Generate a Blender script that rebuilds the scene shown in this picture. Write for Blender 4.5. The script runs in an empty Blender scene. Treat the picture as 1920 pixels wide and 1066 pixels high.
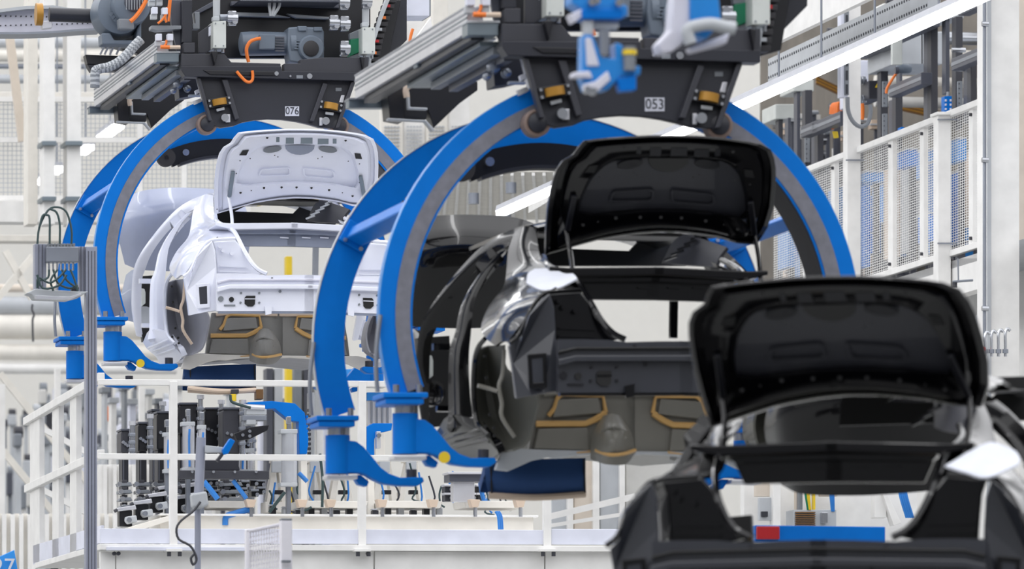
import bpy, bmesh, math, random
from mathutils import Vector, Matrix
random.seed(7)
S = bpy.context.scene
C = S.collection
# ---------------------------------------------------------------- camera (pixel frame 1920 x 1066)
F, CX, HY, CZ = 11600.0, 960.0, 1535.0, 1.6
A = math.radians(12.4)                       # heading of the production line left of the lens axis
U = Vector((-math.sin(A), math.cos(A), 0)); V = Vector((math.cos(A), math.sin(A), 0)); Z = Vector((0, 0, 1))
cam_d = bpy.data.cameras.new('camera'); cam = bpy.data.objects.new('camera', cam_d); C.objects.link(cam)
cam.location = (0, 0, CZ); cam.rotation_euler = (math.pi/2, 0, 0)
cam_d.sensor_width = 36; cam_d.lens = F/1920*36; cam_d.clip_start = .5; cam_d.clip_end = 400
cam_d.shift_y = (HY-533)/1920
cam_d.dof.use_dof = True; cam_d.dof.focus_distance = 44; cam_d.dof.aperture_fstop = 4.6
S.camera = cam
# ---------------------------------------------------------------- light
wd = bpy.data.worlds.new('world'); S.world = wd; wd.use_nodes = True
wd.node_tree.nodes['Background'].inputs[0].default_value = (.97, .975, 1, 1)
wd.node_tree.nodes['Background'].inputs[1].default_value = 1.0
S.view_settings.view_transform = 'Standard'; S.view_settings.look = 'None'
S.view_settings.exposure = 0.8; S.view_settings.gamma = 1; S.view_settings.use_curve_mapping = False

# ---------------------------------------------------------------- materials
def lin(h):
    h = h.lstrip('#'); c = [int(h[i:i+2], 16)/255 for i in (0, 2, 4)]
    return [x/12.92 if x <= .04045 else ((x+.055)/1.055)**2.4 for x in c]
M = {}
def mat(k, col, rough=.5, metal=0, coat=0, var=.06, scale=6, emit=0, bump=0, alpha=1, trans=0):
    m = bpy.data.materials.new(k); m.use_nodes = True; nt = m.node_tree; b = nt.nodes['Principled BSDF']
    c = lin(col); b.inputs['Roughness'].default_value = rough; b.inputs['Metallic'].default_value = metal
    b.inputs['Coat Weight'].default_value = coat; b.inputs['Coat Roughness'].default_value = .03
    if alpha < 1: b.inputs['Alpha'].default_value = alpha
    if trans: b.inputs['Transmission Weight'].default_value = trans
    tc = nt.nodes.new('ShaderNodeTexCoord'); n = nt.nodes.new('ShaderNodeTexNoise'); n.inputs['Scale'].default_value = scale
    n.inputs['Detail'].default_value = 3
    r = nt.nodes.new('ShaderNodeValToRGB')
    r.color_ramp.elements[0].position = .3; r.color_ramp.elements[1].position = .7
    r.color_ramp.elements[0].color = [max(0, x*(1-var)) for x in c]+[1]; r.color_ramp.elements[1].color = [min(1, x*(1+var)) for x in c]+[1]
    nt.links.new(tc.outputs['Object'], n.inputs['Vector']); nt.links.new(n.outputs['Fac'], r.inputs[0]); nt.links.new(r.outputs[0], b.inputs['Base Color'])
    if bump:
        bp = nt.nodes.new('ShaderNodeBump'); bp.inputs['Strength'].default_value = bump; bp.inputs['Distance'].default_value = .02
        nt.links.new(n.outputs['Fac'], bp.inputs['Height']); nt.links.new(bp.outputs[0], b.inputs['Normal'])
    if emit:
        b.inputs['Emission Color'].default_value = c+[1]; b.inputs['Emission Strength'].default_value = emit
    M[k] = m; return m
mat('white', '#e9e8e6', .45); mat('warmwhite', '#e4e0d8', .5); mat('paleblue', '#d9dcea', .45); mat('lilac', '#cfcfdc', .45)
mat('wall', '#e2e0da', .7, var=.015); mat('floor', '#8f908f', .4); mat('hallwall', '#8a8b8e', .7); mat('beige', '#d3c8bb', .7)
mat('blue', '#006fcb', .42, var=.05); M['blue'].node_tree.nodes['Principled BSDF'].inputs['Specular IOR Level'].default_value = .15; mat('bluebright', '#1a80cf', .35); mat('navy', '#22477c', .75, bump=.25)
mat('black', '#22242e', .42); mat('jet', '#0d0e16', .35); mat('darkgrey', '#484b56', .42); mat('char', '#33343c', .45)
mat('midgrey', '#7b8087', .45); mat('motor', '#66717f', .42); mat('lightgrey', '#b4b8bd', .45); mat('boxgrey', '#c9cdca', .45)
mat('alu', '#d3d4da', .3, .55); mat('aludark', '#8d929c', .35, .6); mat('steel', '#b9bcc2', .22, .9); mat('galv', '#7a858d', .35, .6)
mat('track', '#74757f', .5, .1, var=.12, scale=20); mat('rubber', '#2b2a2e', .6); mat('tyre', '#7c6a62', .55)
mat('gold', '#a97b2c', .4, .2); mat('orange', '#e8792a', .45); mat('yellow', '#e6c62a', .45); mat('green', '#0c7a55', .5)
mat('red', '#b3131c', .4); mat('tan', '#cfa566', .55); mat('palesand', '#cdb9a6', .55); mat('cable', '#2f4547', .5); mat('bluecable', '#2f7fd0', .45)
mat('paintwhite', '#e6e9f6', .3, coat=.6, var=.03); mat('paintblack', '#050508', .2, coat=.5, var=.2); M['paintblack'].node_tree.nodes['Principled BSDF'].inputs['Specular IOR Level'].default_value = .25
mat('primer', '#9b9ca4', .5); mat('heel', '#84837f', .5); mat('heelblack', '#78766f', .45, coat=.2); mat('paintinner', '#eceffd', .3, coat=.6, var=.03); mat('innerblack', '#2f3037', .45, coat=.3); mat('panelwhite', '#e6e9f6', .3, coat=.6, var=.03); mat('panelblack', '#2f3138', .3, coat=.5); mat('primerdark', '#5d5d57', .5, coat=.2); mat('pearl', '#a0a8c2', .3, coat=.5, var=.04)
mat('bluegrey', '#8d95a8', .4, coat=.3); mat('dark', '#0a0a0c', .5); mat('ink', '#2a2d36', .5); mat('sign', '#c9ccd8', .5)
mat('cloth', '#d5d8e2', .9, bump=.4); mat('lamp', '#ffffff', .5, emit=5); mat('addedlamp', '#ffffff', .5, emit=5); mat('housing', '#b9bbc4', .4); mat('brown', '#6b4a24', .5)
mat('plantwall', '#6c665e', .7, var=.35, scale=1.2); mat('aluprof', '#9a9eae', .4, .3); mat('paleblur', '#c6c5c2', .6); mat('glasscyl', '#c3c6cc', .15, .3); mat('signblue', '#2f93e6', .5); mat('gateclear', '#eceaf0', .5)

# ---------------------------------------------------------------- pixel -> place
def ray(px, py): return Vector(((px-CX)/F, 1, (HY-py)/F))
CAM = Vector((0, 0, CZ))
def PY(px, py, Y): return CAM + ray(px, py)*Y
def PU(px, py, d):                       # on an upright plane across the line, d metres down the line
    r = ray(px, py); return CAM + r*(d/U.dot(r))
def PV(px, py, d):                       # on an upright plane along the line, d metres to its right
    r = ray(px, py); return CAM + r*(d/V.dot(r))
def cr(ox, oy, s, *pts): return [(ox+x/s, oy+y/s) for x, y in pts]

# ---------------------------------------------------------------- mesh helpers (world coordinates)
def link(name, me, parent=None, at=None):
    o = bpy.data.objects.new(name, me); C.objects.link(o)
    if at is not None: o.location = at
    if parent: o.parent = parent
    return o
def base(parent): 
    v = Vector((0, 0, 0))
    while parent: v = v + parent.location; parent = parent.parent
    return v
def tag(o, label, cat=None, group=None, kind=None):
    if label: o['label'] = label
    if cat: o['category'] = cat
    if group: o['group'] = group
    if kind: o['kind'] = kind
    return o
def thing(name, loc, label, cat, group=None):
    o = link(name, None, None, loc); o.empty_display_size = .1
    return tag(o, label, cat, group)
class B:
    def __init__(s): s.v = []; s.f = []
    def add(s, vs, fs):
        n = len(s.v); s.v += [Vector(v) for v in vs]; s.f += [tuple(i+n for i in f) for f in fs]; return s
    def slab(s, pts, off):
        pts = [Vector(p) for p in pts]; n = len(pts); off = Vector(off)
        s.add(pts+[p+off for p in pts], [tuple(range(n)), tuple(range(2*n-1, n-1, -1))]+[(i, i+n, (i+1) % n+n, (i+1) % n) for i in range(n)]); return s
    def frame(s, a, b, off):
        n = len(a); off = Vector(off)
        s.add(list(a)+list(b)+[p+off for p in a]+[p+off for p in b], [q for i in range(n) for j in [(i+1) % n] for q in
              ((i, j, n+j, n+i), (2*n+i, 3*n+i, 3*n+j, 2*n+j), (i, 2*n+i, 2*n+j, j), (n+i, n+j, 3*n+j, 3*n+i))]); return s
    def box(s, c, du, dv, dz):           # centre, full sizes along U, V, Z
        c = Vector(c); p = [c-V*dv/2-U*du/2-Z*dz/2, c+V*dv/2-U*du/2-Z*dz/2, c+V*dv/2-U*du/2+Z*dz/2, c-V*dv/2-U*du/2+Z*dz/2]
        return s.slab(p, U*du)
    def bar(s, a, b, w, h=None, up=Z):
        a = Vector(a); b = Vector(b); d = (b-a); h = h or w
        side = d.cross(Vector(up))
        if side.length < 1e-6: side = d.cross(V)
        side.normalize(); u2 = side.cross(d).normalized()
        p = [a+side*w/2*x+u2*h/2*y for x, y in ((-1, -1), (1, -1), (1, 1), (-1, 1))]
        return s.slab(p, d)
    def tube(s, pts, r, n=8, smooth=3):
        pts = [Vector(p) for p in pts]
        if len(pts) > 2 and smooth: pts = catm(pts, smooth)
        rings = []; up = None
        for i, p in enumerate(pts):
            d = (pts[min(i+1, len(pts)-1)]-pts[max(i-1, 0)]).normalized()
            if up is None: up = d.orthogonal().normalized()
            up = (up-d*up.dot(d)); up = up.normalized() if up.length > 1e-5 else d.orthogonal().normalized()
            sd = d.cross(up); rr = r[min(i, len(r)-1)] if isinstance(r, (list, tuple)) else r
            rings.append([p+(up*math.cos(t)+sd*math.sin(t))*rr for t in [2*math.pi*k/n for k in range(n)]])
        m = len(rings); fs = [(i*n+k, i*n+(k+1) % n, (i+1)*n+(k+1) % n, (i+1)*n+k) for i in range(m-1) for k in range(n)]
        fs += [tuple(range(n-1, -1, -1)), tuple((m-1)*n+k for k in range(n))]
        return s.add([v for r_ in rings for v in r_], fs)
    def cyl(s, c, axis, r, h, n=20):
        c = Vector(c); a = Vector(axis).normalized(); return s.tube([c-a*h/2, c+a*h/2], r, n, 0)
    def disc_stack(s, c, axis, prof, n=24):  # lathe: list of (along, radius)
        c = Vector(c); a = Vector(axis).normalized(); x = a.orthogonal().normalized(); y = a.cross(x); m = len(prof)
        vs = [c+a*h+(x*math.cos(t)+y*math.sin(t))*r for h, r in prof for t in [2*math.pi*k/n for k in range(n)]]
        fs = [(i*n+k, i*n+(k+1) % n, (i+1)*n+(k+1) % n, (i+1)*n+k) for i in range(m-1) for k in range(n)]
        return s.add(vs, fs+[tuple(range(n-1, -1, -1)), tuple((m-1)*n+k for k in range(n))])
    def sheet(s, rows, t=.012, k=4):
        g = [catm([Vector(p) for p in r], k) for r in rows]
        cols = [catm([g[i][j] for i in range(len(g))], k) for j in range(len(g[0]))]
        nr, nc = len(cols[0]), len(cols); P = [[cols[j][i] for j in range(nc)] for i in range(nr)]
        nn = []
        for i in range(nr):
            for j in range(nc):
                n = (P[min(i+1, nr-1)][j]-P[max(i-1, 0)][j]).cross(P[i][min(j+1, nc-1)]-P[i][max(j-1, 0)])
                n = n.normalized() if n.length > 1e-9 else U.copy()
                nn.append(n if n.y > 0 else -n)
        fl = [p for r in P for p in r]; N = nr*nc
        fs = [(i*nc+j, i*nc+j+1, (i+1)*nc+j+1, (i+1)*nc+j) for i in range(nr-1) for j in range(nc-1)]
        bd = [j for j in range(nc)]+[i*nc+nc-1 for i in range(1, nr)]+[(nr-1)*nc+j for j in range(nc-2, -1, -1)]+[i*nc for i in range(nr-2, 0, -1)]
        fs2 = [tuple(reversed([q+N for q in f])) for f in fs]+[(bd[i], bd[i]+N, bd[(i+1) % len(bd)]+N, bd[(i+1) % len(bd)]) for i in range(len(bd))]
        return s.add(fl+[p+n*t for p, n in zip(fl, nn)], fs+fs2)
    def obj(s, name, m, parent=None, smooth=False, bevel=0, org=None):
        if org is None:
            if parent: org = base(parent)
            else:
                lo = [min(v[i] for v in s.v) for i in range(3)]; hi = [max(v[i] for v in s.v) for i in range(3)]
                org = Vector(((lo[0]+hi[0])/2, (lo[1]+hi[1])/2, lo[2]))
        me = bpy.data.meshes.new(name); me.from_pydata([v-org for v in s.v], [], s.f); me.update()
        bm = bmesh.new(); bm.from_mesh(me); bmesh.ops.recalc_face_normals(bm, faces=bm.faces); bm.to_mesh(me); bm.free()
        me.materials.append(M[m] if isinstance(m, str) else m)
        o = link(name, me, parent, None if parent else org)
        if smooth:
            me.polygons.foreach_set('use_smooth', [True]*len(me.polygons)); me.set_sharp_from_angle(angle=math.radians(40))
        if bevel:
            b = o.modifiers.new('bevel', 'BEVEL'); b.width = bevel; b.segments = 2; b.limit_method = 'ANGLE'
        return o
def catm(p, k):
    if len(p) < 3 or k < 2: 
        return [p[0].lerp(p[1], i/k) for i in range(k)]+[p[1]] if len(p) == 2 and k > 1 else p
    out = []
    for i in range(len(p)-1):
        a = p[i-1] if i else p[0]*2-p[1]; b = p[i]; c = p[i+1]; d = p[i+2] if i+2 < len(p) else p[-1]*2-p[-2]
        for q in range(k):
            t = q/k; out.append(.5*((2*b)+(c-a)*t+(2*a-5*b+4*c-d)*t*t+(3*b-a-3*c+d)*t**3))
    return out+[p[-1]]
def catclosed(pts, k=3):
    p = [Vector((x, y, 0)) for x, y in pts]; q = catm([p[-1]]+p+[p[0], p[1]], k)
    q = q[k:-k-1]; return [(v.x, v.y) for v in q]
def radial(pts, c, n=56):                # star-shaped outline sampled at n angles about c
    out = []
    for k in range(n):
        t = 2*math.pi*k/n; d = (math.cos(t), math.sin(t)); best = None
        for i in range(len(pts)):
            (x1, y1), (x2, y2) = pts[i], pts[(i+1) % len(pts)]
            ex, ey = x2-x1, y2-y1; den = d[0]*ey-d[1]*ex
            if abs(den) < 1e-9: continue
            s_ = ((x1-c[0])*ey-(y1-c[1])*ex)/den; q = ((x1-c[0])*d[1]-(y1-c[1])*d[0])/den
            if s_ > 0 and -1e-6 <= q <= 1+1e-6 and (best is None or s_ > best): best = s_
        out.append((c[0]+d[0]*best, c[1]+d[1]*best))
    return out
def rect(x0, y0, x1, y1): return [(x0, y0), (x1, y0), (x1, y1), (x0, y1)]
def text(name, s, size, m, parent, loc, thick=.002, sx=1):
    cu = bpy.data.curves.new(name, 'FONT'); cu.body = s; cu.size = size; cu.extrude = thick; cu.align_x = 'CENTER'; cu.align_y = 'CENTER'
    tmp = bpy.data.objects.new('t', cu); C.objects.link(tmp); dg = bpy.context.evaluated_depsgraph_get(); dg.update()
    me = bpy.data.meshes.new_from_object(tmp.evaluated_get(dg)); bpy.data.objects.remove(tmp)
    mt = Matrix.Rotation(A, 4, 'Z') @ Matrix.Rotation(math.pi/2, 4, 'X') @ Matrix.Diagonal((sx, 1, 1, 1)); me.transform(mt)
    me.materials.clear(); me.materials.append(M[m]); o = link(name, me, parent); o.location = loc-base(parent) if parent else loc; return o
def copy_tree(o, parent=None, swap=None, loc=None):
    c = o.copy(); C.objects.link(c); c.parent = parent
    if loc is not None: c.location = loc
    if swap and c.type == 'MESH':
        m0 = c.data.materials[0]
        if m0 and m0.name in swap:
            c.material_slots[0].link = 'OBJECT'; c.material_slots[0].material = M[swap[m0.name]]
    for ch in [x for x in kids.get(o, [])]: copy_tree(ch, c, swap)
    return c
kids = {}
def index_kids():
    kids.clear()
    for o in bpy.data.objects:
        if o.parent: kids.setdefault(o.parent, []).append(o)

#@@SETTING
#@@CAR
#@@HANGER
#@@LINE
#@@RIGHT
#@@LEFT
#@@CENTRE
# ================================================================ the hall
def struct(o, label=None): o['kind'] = 'structure'; (label and tag(o, label)); return o
struct(B().slab([(-60, -8, -.2), (60, -8, -.2), (60, 130, -.2), (-60, 130, -.2)], Z*.2).obj('floor', 'floor'), 'pale grey hall floor')
cB = U*108
wb = struct(B().slab([cB-V*60, cB+V*50, cB+V*50+Z*24, cB-V*60+Z*24], U*.3).obj('wall_back', 'wall'), 'white corrugated rear wall of the hall')
rb = B()
for i in range(150):
    c = cB-V*(22-i*.22)
    rb.slab([c-V*.05-U*.05, c+V*.05-U*.05, c+V*.05-U*.05+Z*24, c-V*.05-U*.05+Z*24], U*.05)
tag(rb.obj('corrugation', 'warmwhite', wb), None, None, None, 'stuff')
for nm, a, b_ in (('wall_left', Vector((-45, -8, 0)), Vector((-70, 110, 0))), ('wall_front', Vector((45, -8, 0)), Vector((-45, -8, 0))), ('wall_right', Vector((30, 110, 0)), Vector((45, -8, 0)))):
    d_ = (b_-a).cross(Z).normalized()*.3
    struct(B().slab([a, b_, b_+Z*18, a+Z*18], -d_).obj(nm, 'hallwall'), 'plain grey hall wall')
# unseen rows of strip lamps, added to give the black paint highlights
for i, v_ in enumerate((-14, -9, -4, 3, 8)):
    a = V*v_+U*6+Z*13.5
    rl_ = thing('added_strip_lamp', a, 'added strip lamp row out of view above the line, %s' % ('far left', 'left', 'centre left', 'centre right', 'far right')[i], 'lamp', 'added strip lamps')
    B().slab([a-V*.14, a+V*.14, a+V*.14-Z*.06, a-V*.14-Z*.06], U*75).obj('diffuser', 'addedlamp', rl_); B().slab([a-V*.18, a+V*.18, a+V*.18+Z*.1, a-V*.18+Z*.1], U*75).obj('lamp_housing', 'housing', rl_)
# roof trusses high above, open skylights between
for i in range(9):
    c = U*(30+i*9)+Z*17.5
    struct(B().slab([c-V*25-Z*.3, c+V*25-Z*.3, c+V*25+Z*.3, c-V*25+Z*.3], U*.5).obj('trim_%d' % (i+1), 'white'), 'white roof beam')
# ================================================================ car bodies (traced on the white one, rear panel at u = 0)
OW, OM, ON = PY(582, 560, 44), PY(1291, 703, 31.2), PY(1532, 1093, 24.5)
dW = U.dot(OW-CAM)
def wp(px, py, u): return PU(px, py, dW+u)
def mir(p): q = Vector(p)-OW; return OW+q-V*2*q.dot(V)
def car_lbl(i): return ''
car = thing('car_body', OW, 'white painted car body shell with open boot hanging in the far blue ring hanger', 'car body', 'car body shells')
def part(name, m, fn, both=False, parent=car, smooth=True, bevel=0):
    b = B(); fn(b, lambda p: p); o = b.obj(name, m, parent, smooth, bevel)
    if both: b = B(); fn(b, mir); b.obj(name, m, parent, smooth, bevel)
    return o
T = 'paintwhite'
# ---- boot lid
def ul(py): return .95-.62*(403-py)/160
def lid(pts, du=0): return [wp(x, y, ul(y)+du) for x, y in pts]
LO = [(439, 249), (470, 245), (500, 243), (535, 241), (570, 241), (605, 242), (640, 245), (675, 250), (699, 256), (703, 268), (708, 276), (710, 305), (709, 340), (702, 368), (686, 393),
      (665, 386), (640, 379), (612, 375), (585, 372), (555, 371), (525, 373), (497, 377), (470, 382), (440, 391), (403, 403), (402, 370), (403, 335), (407, 305), (411, 288), (418, 276), (427, 269), (440, 264)]
LC = (558, 312)
lo = radial(LO, LC, 72)
lid_o = part('trunk_lid', T, lambda b, f: b.slab(lid(lo, .012), U*.035), bevel=.006)
LI = [(474, 284), (488, 276), (515, 273), (562, 271), (612, 274), (640, 277), (658, 292), (668, 320), (672, 352), (655, 349), (625, 343), (590, 340), (555, 339), (520, 340), (480, 343), (444, 349), (450, 322), (460, 300)]
lm = radial(LO, LC, 72); li = radial(LI, LC, 72)
mid_ = [(a[0]*.62+b_[0]*.38, a[1]*.62+b_[1]*.38) for a, b_ in zip(lm, li)]
ri = [(a[0]*.9+LC[0]*.1, a[1]*.9+LC[1]*.1) for a in lm]
# rim flange, raised frame, recessed centre with rolled edge
fr = part('rim_flange', T, lambda b, f: b.frame(lid(lm, -.004), lid([(a[0]*.955+LC[0]*.045, a[1]*.955+LC[1]*.045) for a in lm], -.02), U*.02), parent=lid_o, smooth=False, bevel=.003)
def framefn(b, f):
    r0 = lid(ri, .0); r1 = lid([(p[0]*.85+q[0]*.15, p[1]*.85+q[1]*.15) for p, q in zip(ri, li)], -.05)
    r2 = lid([(p[0]*.15+q[0]*.85, p[1]*.15+q[1]*.85) for p, q in zip(ri, li)], -.045); r3 = lid(li, .012)
    n = 72; R = [r0, r1, r2, r3]; vs = [p for r in R for p in r]
    b.add(vs, [(k*n+i, k*n+(i+1) % n, (k+1)*n+(i+1) % n, (k+1)*n+i) for k in range(3) for i in range(n)])
inner = part('inner_frame', T, framefn, parent=lid_o)
part('inner_panel', 'paintinner', lambda b, f: b.slab(lid([(p[0]*1.01-LC[0]*.01, p[1]*1.01-LC[1]*.01) for p in li], .01), U*.002), parent=lid_o)
for x0, y0, x1, y1 in ((518, 257, 524, 266), (536, 258, 551, 269), (564, 258, 586, 269), (596, 260, 616, 270), (624, 260, 631, 269)):
    part('latch_opening', 'galv', lambda b, f: b.slab(lid(rect(x0, y0, x1, y1), -.05), U*.015), parent=lid_o)
hm = [(535+i*5.5, 272) for i in range(11)]+[(590-27.5+27.5*math.cos(t), 274+16*math.sin(t)) for t in [math.pi*k/10 for k in range(1, 10)]]
part('speaker_opening', 'bluegrey', lambda b, f: b.slab(lid([(x, y) for x, y in hm], -.006), U*.01), parent=lid_o)
for sg, cx in ((-1, 511), (1, 615)):
    el = [(cx+17*math.cos(t)+sg*2*math.sin(t), 280+sg*.03*(17*math.cos(t))*3+6*math.sin(t)) for t in [2*math.pi*k/20 for k in range(20)]]
    part('speaker_opening', 'midgrey', lambda b, f: b.slab(lid(el, -.006), U*.01), parent=lid_o)
for q in (((455, 282), (467, 281), (462, 291), (449, 291)), ((665, 287), (676, 288), (679, 298), (667, 297))):
    part('side_opening', 'dark', lambda b, f: b.slab(lid(q, -.052), U*.01), parent=lid_o)
for q in (((488, 320), (492, 317), (541, 314), (545, 316), (546, 326), (542, 329), (490, 330), (485, 329)), ((568, 316), (572, 315), (622, 320), (627, 323), (629, 332), (624, 335), (573, 331), (569, 328))):
    qc = (sum(x for x, y in q)/8, sum(y for x, y in q)/8)
    part('embossed_pad', 'paintinner', lambda b, f: b.frame(lid(q, -.012), lid([(x*.9+qc[0]*.1, y*.9+qc[1]*.1) for x, y in q], -.012), U*.014), parent=lid_o, bevel=.002)
def dot(name, m, px, py, u, r, parent, h=.006, ax=None):
    b = B(); b.cyl(wp(px, py, u), ax or U, r, h, 10); return b.obj(name, m, parent)
for x, y in ((451, 361), (495, 352), (528, 351), (556, 351), (584, 352), (617, 356), (661, 367), (501, 258), (648, 263)):
    dot('bolt_hole', 'dark', x, y, ul(y)-.05, .0085, lid_o)
for x, y in ((515, 291), (521, 294), (596, 297), (604, 294), (450, 301), (443, 325), (674, 307), (674, 342), (469, 297), (653, 302), (471, 357), (642, 361), (407, 392)):
    dot('rivet_hole', 'dark', x, y, ul(y)-.047, .004, lid_o)
for x0, y0, x1, y1, sx, sy, ex, ey in ((437, 322, 430, 368, 428, 368, 436, 432), (676, 330, 684, 374, 684, 374, 690, 436)):
    h = part('hinge_bracket', 'galv', lambda b, f: b.bar(wp(x0, y0, ul(y0)-.065), wp(x1, y1, ul(y1)-.065), .028, .02), parent=lid_o, bevel=.003)
    part('gas_strut', T, lambda b, f: b.tube([wp(sx, sy, ul(sy)-.05), wp((sx+ex)/2+2, (sy+ey)/2, .72), wp(ex, ey, .62)], .012), parent=h)
# ---- side frames
def strip(b, f, a, c, ua, ub, t=.05, mid=1.5):
    n = len(a); rows = []
    for i in range(n):
        k = i/(n-1); u = ua+(ub-ua)*k; p, q = wp(*a[i], u), wp(*c[i], u-.03)
        m_ = p.lerp(q, .5)-V*.018-U*.015
        rows.append([f(p), f(m_), f(q)])
    b.sheet(rows, t, 3)
s1a = [(255, 628), (247, 583), (247, 541), (251, 503), (262, 477), (281, 449), (305, 419), (331, 392), (359, 374), (386, 364)]
s1b = [(266, 632), (265, 583), (266, 527), (273, 503), (281, 482), (294, 460), (312, 437), (331, 417), (350, 400), (366, 390)]
part('roof_rail', T, lambda b, f: strip(b, f, s1a, s1b, 2.6, 1.9), True)
s2a = [(277, 636), (280, 616), (280, 583), (282, 531), (290, 507), (297, 475), (312, 445), (328, 424), (348, 404)]
s2b = [(316, 632), (312, 618), (309, 583), (308, 541), (311, 509), (316, 467), (328, 440), (343, 415), (361, 396)]
part('centre_pillar', T, lambda b, f: strip(b, f, s2a, s2b, 1.55, 1.75), True)
# ---- quarter panel with shoulder
Q = [((372, 371, 1.72), (385, 364, 1.66), (399, 366, 1.6)), ((362, 396, 1.62), (380, 392, 1.5), (402, 402, 1.42)), ((358, 422, 1.5), (378, 420, 1.32), (407, 416, 1.1)),
     ((352, 445, 1.38), (382, 432, 1.05), (436, 430, .7)), ((331, 471, 1.28), (372, 447, .72), (443, 447, .42)), ((318, 498, 1.1), (350, 468, .6), (397, 449, .3)),
     ((321, 512, .85), (340, 490, .5), (371, 478, .26)), ((330, 522, .6), (338, 516, .48), (344, 516, .38))]
part('quarter_panel', T, lambda b, f: b.sheet([[f(wp(*p)) for p in r] for r in Q], .015, 4), True)
lip = [(322, 513, .95), (314, 525, 1.05), (310, 545, 1.15), (309, 583, 1.22), (312, 618, 1.22), (317, 632, 1.18), (328, 643, 1.1)]
part('arch_lip', T, lambda b, f: b.tube([f(wp(*p)) for p in lip], .014, 6), True)
part('bumper_edge', T, lambda b, f: b.tube([f(wp(x, y, .24)) for x, y in ((344, 518), (357, 507), (370, 479), (382, 461), (397, 450), (441, 447))], .012, 6), True)
# ---- wheel housing (bowl) and its seams
WH = [((313, 530, 1.1), (330, 525, 1.3), (346, 522, .95)), ((309, 560, 1.2), (332, 560, 1.42), (350, 555, 1.0)), ((309, 592, 1.22), (338, 592, 1.42), (388, 588, .85)),
      ((312, 620, 1.22), (346, 625, 1.42), (388, 620, .95)), ((328, 645, 1.12), (356, 650, 1.3), (378, 652, 1.0)), ((344, 664, 1.1), (352, 664, 1.15), (360, 662, 1.05))]
wh = part('wheel_housing', 'primer', lambda b, f: b.sheet([[f(wp(*p)) for p in r] for r in WH], .012, 4), True)
for sm in ([(346, 528), (344, 560), (339, 577), (343, 600), (343, 618), (360, 645)], [(311, 576), (326, 580), (338, 584)]):
    part('sealing_seam', 'palesand', lambda b, f: b.tube([f(wp(x, y, .9 if x < 330 else .86)) for x, y in sm], .011, 6))
for x, y in ((324, 566), (329, 615), (323, 631), (334, 633), (335, 643), (322, 537)):
    dot('drain_hole', 'dark', x, y, 1.0, .009, car)
# ---- sill
SI = [((268, 641, 1.9), (281, 618, 1.6), (312, 622, 1.3)), ((276, 654, 1.85), (296, 642, 1.5), (329, 646, 1.15)), ((292, 668, 1.75), (318, 662, 1.4), (336, 655, 1.1)), ((300, 684, 1.75), (330, 680, 1.4), (342, 668, 1.1))]
part('sill', T, lambda b, f: b.sheet([[f(wp(*p)) for p in r] for r in SI], .04, 3), True)
for k in range(3):
    part('sill_bead', T, lambda b, f: b.tube([f(wp(278+k*8, 652+k*6, 1.7)), f(wp(322+k*4, 634+k*9, 1.15))], .008, 6), True)
# ---- tail corner, lamp pocket, rear panel
tc = [(345, 521), (358, 508), (371, 480), (384, 462), (398, 451), (404, 470), (406, 500), (408, 582), (390, 584), (372, 587), (355, 591), (349, 545)]
tail = part('tail_corner', 'panelwhite', lambda b, f: b.slab([f(wp(x, y, .16+(x < 360)*.12)) for x, y in tc], U*.05), True, smooth=False, bevel=.006)
part('lamp_window', 'ink', lambda b, f: b.slab([f(wp(x, y, .15)) for x, y in ((373, 538), (388, 536), (389, 569), (375, 570))], U*.02), True)
part('lamp_window_frame', T, lambda b, f: b.frame([f(wp(x, y, .145)) for x, y in ((368, 532), (393, 530), (394, 576), (370, 578))], [f(wp(x, y, .145)) for x, y in ((373, 538), (388, 536), (389, 569), (375, 570))], U*.02), True, smooth=False, bevel=.003)
lp = [(399, 452), (441, 449), (452, 462), (462, 482), (478, 502), (497, 512), (470, 518), (408, 520), (406, 490), (404, 468)]
part('lamp_pocket', T, lambda b, f: b.slab([f(wp(x, y, .3)) for x, y in lp], U*.05), True, smooth=False, bevel=.008)
part('trunk_edge', T, lambda b, f: b.tube([f(wp(*p)) for p in ((404, 404, 1.2), (408, 416, .95), (436, 431, .6), (446, 446, .42), (456, 466, .3), (470, 490, .24), (484, 505, .2), (500, 513, .18))], .016, 6), True)
for k, (x, y) in enumerate(((418, 470), (434, 475), (412, 462))):
    dot('weld_stud', T, x, y, .27, .014, car, .03)
for y0 in (498, 508):
    part('pressed_bead', T, lambda b, f: b.bar(f(wp(412, y0, .28)), f(wp(462, y0+2, .28)), .01), True)
def rp(b, f):
    b.slab([f(wp(x, y, .05)) for x, y in ((407, 512), (440, 512), (475, 513), (500, 516), (540, 515), (588, 515), (588, 583), (407, 583))], U*.05)
part('rear_panel', 'panelwhite', rp, True, smooth=False)
def shelf(name, y0, y1, du, m):
    part(name, m, lambda b, f: b.slab([f(wp(x, y, du)) for x, y in ((408, y0+5), (430, y0), (588, y0), (588, y1), (430, y1), (408, y1+6))], U*.04), True, smooth=False, bevel=.006)
shelf('bumper_beam', 533, 541, .0, 'panelwhite'); shelf('panel_bead', 522, 526, .03, 'lilac')
for x, y, r in ((414, 560, .02), (434, 561, .018), (452, 549, .008), (486, 549, .008), (451, 567, .008), (486, 567, .008), (525, 546, .01), (510, 521, .007)):
    part('panel_hole', 'dark' if r > .012 and x > 420 else 'midgrey', lambda b, f: b.cyl(f(wp(x, y, .045)), U, r, .012, 12), True)
oc = [(459, 558), (462, 554), (479, 554), (478, 570), (474, 574), (465, 574), (459, 569)]
part('octagon_opening', 'dark', lambda b, f: b.slab([f(wp(x, y, .04)) for x, y in oc], U*.02), True)
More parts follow.
